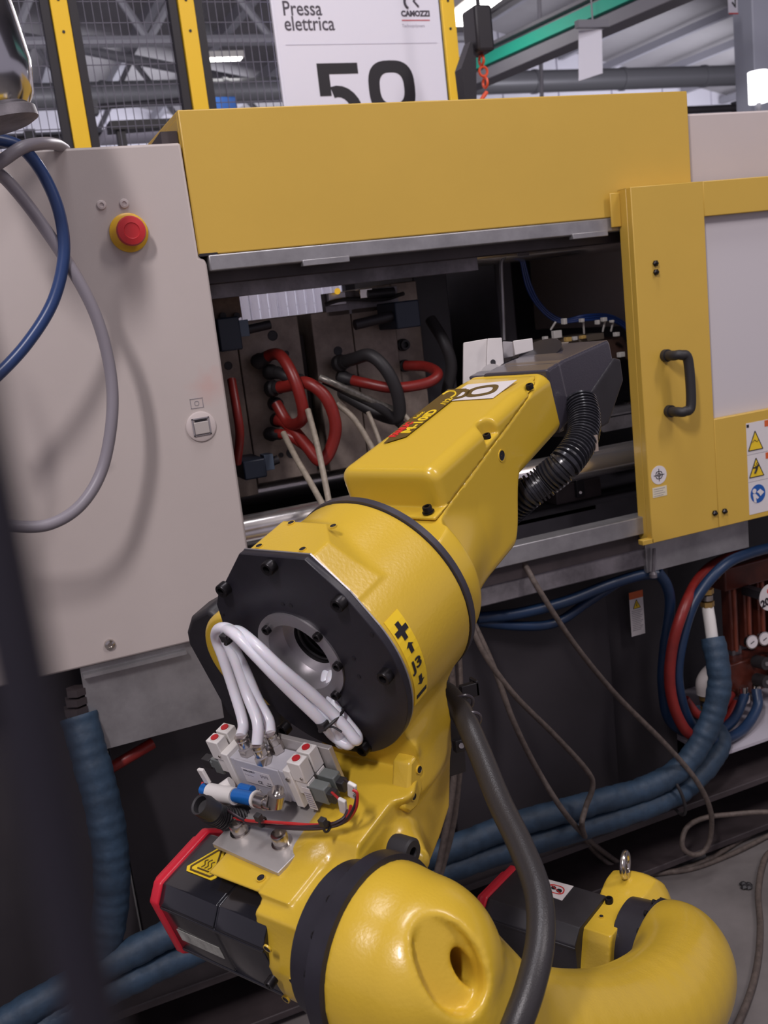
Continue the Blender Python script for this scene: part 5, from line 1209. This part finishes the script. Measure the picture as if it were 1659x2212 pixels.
for s, a0 in ((1, .088), (-1, .010)):
    a1 = a0+s*.010
    vq('end_block', box(-.072, -.041, min(a0, a1), max(a0, a1), -.136, -.088), WHP, bevel=.001, label='white end block')
    for g_ in (-.064, -.048):
        b0, b1 = sorted((a1, a1+s*.017))
        so = vq('solenoid', join(box(g_-.0068, g_+.0068, b0, b1, -.100, -.076), box(g_-.0055, g_+.0055, b0, b1-.004 if s > 0 else b1, -.118, -.101)), WHP, bevel=.0009, label='white solenoid pilot')
        vq('red_button', join(cyl((g_, (b0+b1)/2, -.076), (g_, (b0+b1)/2, -.0742), .0042, n=20)), REDB, so, smooth=True)
        vq('button_collar', ring((g_, (b0+b1)/2, -.0758), (0, 0, 1), .0048, .0007, 20, 6), WHP, so, smooth=True)
        vq('pilot_screw', cyl((g_-.0070, b0+.004, -.094), (g_-.0080, b0+.004, -.094), .0016, n=10), CHR, so)
        c0, c1 = sorted((a1+s*.013, a1+s*.036))
        cn_ = vq('coil_plug', join(box(g_-.0058, g_+.0058, min(c0, c1), max(c0, c1)-(.01 if s > 0 else 0), -.124, -.104), box(g_-.004, g_+.004, c0, c1, -.120, -.111)), CLR, bevel=.0012, label='smoky clear coil plug')
        e0, e1 = sorted((a1+s*.032, a1+s*.044))
        vq('plug_socket', box(g_-.0048, g_+.0048, e0, e1, -.1215, -.1095), RUB, cn_, bevel=.0008)
vq('pilot_label', box(-.0724, -.0715, -.0155, -.0065, -.134, -.105), STK, fr=None) if False else vq('pilot_label', box(-.0715, -.0709, -.018, -.008, -.134, -.106), STK)
link_mesh('label_print', *join(*[box(-.0175, -.0095, -.0719, -.0715, -.131+i*.003, -.1302+i*.003) for i in range(7)]), INKG, vb, fr=(Q[0], np.array([Q[1][1], Q[1][0], Q[1][2]])))
# body label with print
fl_ = frame(T(Q, (-.0718, .077, -.099)), -Q[1][1], Q[1][2])
lb = label_('body_label', fl_, .004, .044, -.021, -.002, STK, vb, t=.0004)
text('lettering', '5058-LINE-7', frame(T(fl_, (.006, -.0055, .0004)), fl_[1][0], fl_[1][1]), .0032, INK, lb, ext=.0001, bold=.0001)
text('lettering', 'P max 7 bar', frame(T(fl_, (.006, -.011, .0004)), fl_[1][0], fl_[1][1]), .0026, INKG, lb, ext=.0001)
text('lettering', 'CE', frame(T(fl_, (.022, -.0185, .0004)), fl_[1][0], fl_[1][1]), .0055, INK, lb, ext=.0001, bold=.0001)
text('lettering', 'CAMOZZI', frame(T(fl_, (.033, -.0195, .0004)), fl_[1][0], fl_[1][1]), .0023, INK, lb, ext=.0001, bold=.0001)
link_mesh('label_print', *join(*[box(.030+i*.0022, .0312+i*.0022, -.009+(i % 2)*.001, -.005, .0004, .0006) for i in range(5)], box(.036, .038, -.016, -.0145, .0004, .0006), box(.039, .041, -.016, -.0145, .0004, .0006)), INKG, lb, fr=fl_)
for (g_, a_, u_) in ((-.0715, .060, -.130), (-.0715, .036, -.130), (-.0715, .006, -.099)):
    p = T(Q, (g_, a_, u_)); capscrew(p, -Q[1][0], .0026, .002, vb, CHR, 'body_screw')
FT = [(-.0585, .0700), (-.0640, .0420), (-.0460, .0390)]
for (g_, a_) in FT:
    fo = vq('fitting', lathe((g_, a_, -.093), (0, 0, 1), [(.0078, 0), (.0085, .001), (.0085, .009), (.0072, .0105)], 6), CHR, label='nickel push-in fitting')
    vq('fitting_collar', lathe((g_, a_, -.0825), (0, 0, 1), [(.0066, 0), (.0070, .001), (.0070, .0085), (.0062, .0095), (.0074, .0102), (.0074, .013), (.005, .0135)], 28), CHR, fo, smooth=True)
# air line: white elbow, blue ring tube, nickel silencer under the valve
al = thing('air_line', 'white air fitting with blue rings joining a nickel elbow below the valve block', 'fitting', T(Q, (-.10, .06, -.12)))
def AP(px, py, g=-.095): return QG(px, py, g)
link_mesh('white_tee', *tube([AP(454, 1710), AP(475, 1714), AP(508, 1720)], .0088, 18, 6, sp=True), WHP, al, smooth=True)
link_mesh('tee_leg', *tube([AP(480, 1712), AP(484, 1738)], .0065, 14, 4), WHP, al, smooth=True)
link_mesh('tee_shoulder', *tube([AP(475, 1708, -.09), AP(500, 1690, -.08)], .0065, 14, 4), WHP, al, smooth=True)
link_mesh('blue_end', *tube([AP(438, 1704), AP(454, 1710)], .0062, 18, 4), BLUM, al, smooth=True)
link_mesh('blue_sleeve', *tube([AP(509, 1718), AP(553, 1727)], .0072, 18, 4), BLUM, al, smooth=True)
link_mesh('blue_sleeve', *tube([AP(520, 1702, -.085), AP(545, 1708, -.085)], .0052, 14, 4), BLUM, al, smooth=True)
link_mesh('nickel_nut', *cyl(AP(552, 1727), AP(575, 1734), .0078, n=20), CHR, al, smooth=True)
link_mesh('collar_ring', *cyl(AP(551, 1726), AP(555, 1727), .0086, n=20), WHP, al, smooth=True)
link_mesh('nickel_elbow', *tube([AP(575, 1734), AP(590, 1737), AP(598, 1722, -.09), AP(600, 1706, -.082)], .0066, 16, 6), CHR, al, smooth=True)
link_mesh('elbow_end', *cyl(AP(594, 1740), AP(597, 1716, -.09), .0088, n=20), CHR, al, smooth=True)
hf = thing('hose_stub', 'black corrugated hose stub with open end left of the bracket', 'hose', AP(440, 1745, -.07))
link_mesh('stub_end', *lathe(RD(432, 1738, .96), RD(480, 1762, .98)-RD(432, 1738, .96), [(.004, .012), (.0085, .012), (.0085, 0), (.0105, -.001), (.011, .006), (.0105, .02)], 24, close=False), RUB, hf, smooth=True)
link_mesh('stub_tube', *tube([RD(442, 1743, .967), RD(465, 1760, .985), RD(500, 1768, 1.0), RD(540, 1760, 1.02)], .011, 16, 20, rfun=lambda t, s: .011+.001*(1 if (s*1000) % 4 < 2 else -1)), RUB, hf, smooth=True)

# ================================================================== white tubes
gt = -.030
def tubep(L): return [QG(x, y, g) for x, y, g in L]
WT = [
 [T(Q, (FT[0][0], FT[0][1], -.07)), *tubep([(525, 1560, -.045), (505, 1490, -.030), (482, 1420, -.022), (467, 1378, -.020), (474, 1358, -.026), (500, 1362, -.030), (540, 1400, -.036), (590, 1448, -.036), (650, 1500, -.030), (700, 1545, -.024), (728, 1580, -.020), (737, 1606, -.020), (745, 1590, -.012), (735, 1562, -.008), (722, 1540, -.006), (716, 1500, .0), (717, 1465, .012), (728, 1440, .035)])],
 [T(Q, (FT[1][0], FT[1][1], -.07)), *tubep([(556, 1560, -.05), (534, 1500, -.034), (510, 1430, -.024), (490, 1385, -.020), (484, 1362, -.024), (505, 1368, -.040), (545, 1408, -.045), (590, 1455, -.045), (640, 1505, -.038), (692, 1555, -.030), (722, 1590, -.022), (752, 1608, -.020), (756, 1590, -.012), (738, 1562, -.006), (712, 1535, -.004), (704, 1495, .004), (706, 1460, .016), (716, 1435, .04)])],
 [T(Q, (FT[2][0], FT[2][1], -.07)), *tubep([(580, 1555, -.035), (556, 1510, -.028), (530, 1450, -.022), (505, 1400, -.018), (495, 1372, -.020), (515, 1364, -.032), (555, 1395, -.040), (605, 1442, -.040), (665, 1492, -.030), (712, 1535, -.022), (745, 1570, -.020), (768, 1598, -.020), (770, 1588, -.014), (748, 1560, -.010), (726, 1530, -.006), (722, 1495, .004), (724, 1460, .016), (735, 1440, .04)])]]
WL = ['white nylon tube from the left fitting of the valve block', 'white nylon tube from the front middle fitting of the valve block', 'white nylon tube from the right rear fitting of the valve block']
for L, lb_ in zip(WT, WL): hose('white_tube', L, .0058, WHT, lb_, n=16, k=10, cat='tube')
def tie(px, py, g, d, R, label, tail=True):
    p = QG(px, py, g); t = thing('cable_tie', label, 'cable tie', p)
    link_mesh('tie_band', *ring(p, d, R, .0016, 28, 8), RUB, t, smooth=True)
    u_, v_, w_ = basis(d); e = v_ if (v_@(CAM-p)) > 0 else -v_
    hd = p-Q[1][0]*(R*.75)
    link_mesh('tie_head', *box(-.0045, .0045, -.0045, .0045, -.004, .004), RUB, t, fr=(hd+Q[1][2]*.004, Q[1]), bevel=.0006)
    if tail: link_mesh('tie_tail', *tube([hd, hd-Q[1][1]*.012+Q[1][2]*.004, hd-Q[1][1]*.022], .0011, 6, 5), RUB, t)
dv = QG(560, 1415, gt)-QG(500, 1365, gt)
tie(504, 1372, -.032, dv, .0115, 'black cable tie round the upper bend of the white tubes')
dv = QG(740, 1590, gt)-QG(700, 1545, gt)
tie(716, 1556, -.020, dv, .0155, 'black cable tie round the lower end of the white tubes')
# ================================================================== wires of the solenoids
def wire(label, L, r, m, name='wire'):
    pts = [QG(x, y, g) if g is not None else None for x, y, g in L]
    return hose(name, pts, r, m, label, cat='wire', n=8, k=8)
WR = mat('red wire jacket', (.45, .02, .02), .4)
WB = mat('black wire jacket', (.03, .015, .02), .4)
wire('red wire drooping from the left connector tag under the bracket edge', [(438, 1690, -.09), (434, 1715, -.10), (440, 1738, -.10), (470, 1760, -.11), (530, 1772, -.11), (600, 1777, -.11), (680, 1782, -.10), (730, 1776, -.09), (752, 1762, -.085), (758, 1740, -.08)], .0016, WR)
wire('black wire drooping from the left connector tag, lowest of the bundle', [(446, 1690, -.09), (446, 1720, -.10), (454, 1745, -.10), (500, 1768, -.11), (560, 1782, -.11), (640, 1790, -.11), (704, 1788, -.10), (745, 1774, -.09), (765, 1745, -.085), (771, 1722, -.08)], .0018, WB)
wire('dark wire in the middle of the bundle below the valve block', [(452, 1736, -.10), (490, 1750, -.11), (540, 1776, -.11), (620, 1786, -.11), (700, 1783, -.10), (738, 1770, -.09), (752, 1750, -.08)], .0016, WB)
wire('red wire curving up to the right connector tag by the yellow casting', [(700, 1786, -.10), (745, 1776, -.09), (768, 1748, -.085), (772, 1715, -.08), (762, 1706, -.08)], .0014, WR)
wire('short red lead between the lower right plug and its tag', [(717, 1712, -.066), (728, 1722, -.072), (736, 1732, -.078)], .0013, WR)
wire('short dark lead between the upper right plug and its tag', [(744, 1684, -.05), (752, 1690, -.06), (757, 1698, -.075)], .0013, WB)
def tagp(px, py, g, ang, label, s=None, w_=.0065, h_=.013):
    c = QG(px, py, g); t = thing('wire_tag', label, 'tag', c)
    ax_ = math.cos(ang)*Q[1][2]+math.sin(ang)*-Q[1][1]
    n_ = -Q[1][0]; f_ = (c, np.array([np.cross(ax_, n_), ax_, n_]))
    link_mesh('tag_body', *box(-w_, w_, -h_, h_, -.002, .002), WHP, t, fr=f_, bevel=.0012)
    if s: text('lettering', s, frame(T(f_, (.0022, .008, .0021)), -f_[1][1], f_[1][0]), .0058, INK, t, ext=.0001)
    return t
tagp(441, 1676, -.09, -.12, 'small white connector at the upper left of the wires', None, .0045, .0095)
tagp(761, 1707, -.075, .35, 'white wire tag printed XV1B against the yellow casting', 'XV1B', .0045, .0098)
tagp(741, 1741, -.08, .25, 'blank white wire tag left of the printed tag', None, .0042, .0095)
for (x, y, lb_) in ((566, 1773, 'small black clip on the wires at the bracket middle'), (705, 1783, 'small black clip on the wires at the bracket right edge')):
    p = QG(x, y, -.112 if x < 600 else -.102); t = thing('wire_clip', lb_, 'clip', p)
    link_mesh('clip_band', *ring(p+Q[1][2]*-.002, Q[1][1], .0045, .0013, 16, 6), RUB, t, smooth=True)
    link_mesh('clip_head', *box(-.003, .003, -.0035, .0035, -.0035, .004), RUB, t, fr=(p+Q[1][2]*.006-Q[1][0]*.002, Q[1]), bevel=.0005)
# grey plug hanging at the left of the valve
# ================================================================== big dark conduit at the right of the elbow
CP = [RD(940, 1492, 1.08), RD(968, 1500, 1.07), RD(1000, 1545, 1.03), RD(1036, 1625, .99), RD(1078, 1730, .94), RD(1126, 1830, .89), RD(1162, 1930, .845), RD(1167, 2030, .81), RD(1146, 2130, .785), RD(1110, 2230, .77), RD(1070, 2330, .77), RD(1040, 2430, .80), RD(1060, 2540, .86)]
cdt = hose('robot_conduit', CP, .0122, RUBG, 'thick dark conduit running down past the robot elbow', n=24, k=10)
for i, (x, y, dd_) in enumerate(((1005, 1525, 1.05), (1021, 1562, 1.028))):
    p = RD(x-8, y-4, dd_); link_mesh('conduit_band', *ring(p, CP[3]-CP[2], .0130, .0018, 28, 8), mat('band', (.07, .06, .07), .3), cdt, smooth=True)
cb = thing('conduit_bracket', 'black bent bracket holding the conduit beside the elbow', 'bracket', RD(995, 1560, 1.1))
link_mesh('bracket_arm', *prism([(-.014, -.05), (.006, -.05), (.010, .03), (-.018, .03)], -.002, .002, 1), BLKM, cb, fr=(RD(985, 1580, 1.1), np.array([[1, 0, 0], [0, 1, 0], [0, 0, 1.]])))
link_mesh('bracket_lug', *join(box(-.006, .016, -.004, .004, -.006, .010), box(.012, .016, -.004, .012, -.006, .012)), BLKM, cb, fr=(RD(1005, 1497, 1.1), np.eye(3)), bevel=.001)
link_mesh('bracket_lug', *box(-.010, .012, -.004, .004, -.007, .007), BLKM, cb, fr=(RD(998, 1607, 1.08), np.eye(3)), bevel=.001)
link_mesh('lug_screw', *cyl(RD(997, 1611, 1.072), RD(997, 1611, 1.076), .003, n=10), CHR, cb)
bpy.context.view_layer.update()
# ================================================================== shared groups of look-alike things
GR = {'red_hose': 'red hoses of the machine', 'black_hose': 'black hoses on the moulds', 'tan_cable': 'tan braided cables in the press', 'blue_tube': 'blue pneumatic tubes beside the platen',
      'mould_half': 'the two mould halves', 'mould_clamp': 'dark blue mould clamps', 'insulated_hose': 'blue foam wrapped hoses', 'blue_hose': 'blue hoses under the machine',
      'braided_cable': 'brown braided cables between machine, robot and floor', 'white_tube': 'white nylon tubes of the valve block', 'cable_tie': 'black cable ties on the white tubes',
      'wire': 'thin wires under the valve block', 'wire_tag': 'white wire tags', 'wire_clip': 'small clips on the wires', 'roof_truss': 'roof trusses', 'strip_lamp': 'lit strip lamps',
      'grey_cable': 'grey cables over the cabinet', 'blue_cable': 'blue cables over the cabinet', 'hose_strap': 'straps round the blue wraps', 'pipe_fitting': 'pipe fittings on the blue wraps'}
for o in SC.objects:
    if o.parent is None and 'label' in o:
        n = o.name.split('.')[0]
        if n in GR: o['group'] = GR[n]
bpy.context.view_layer.update()
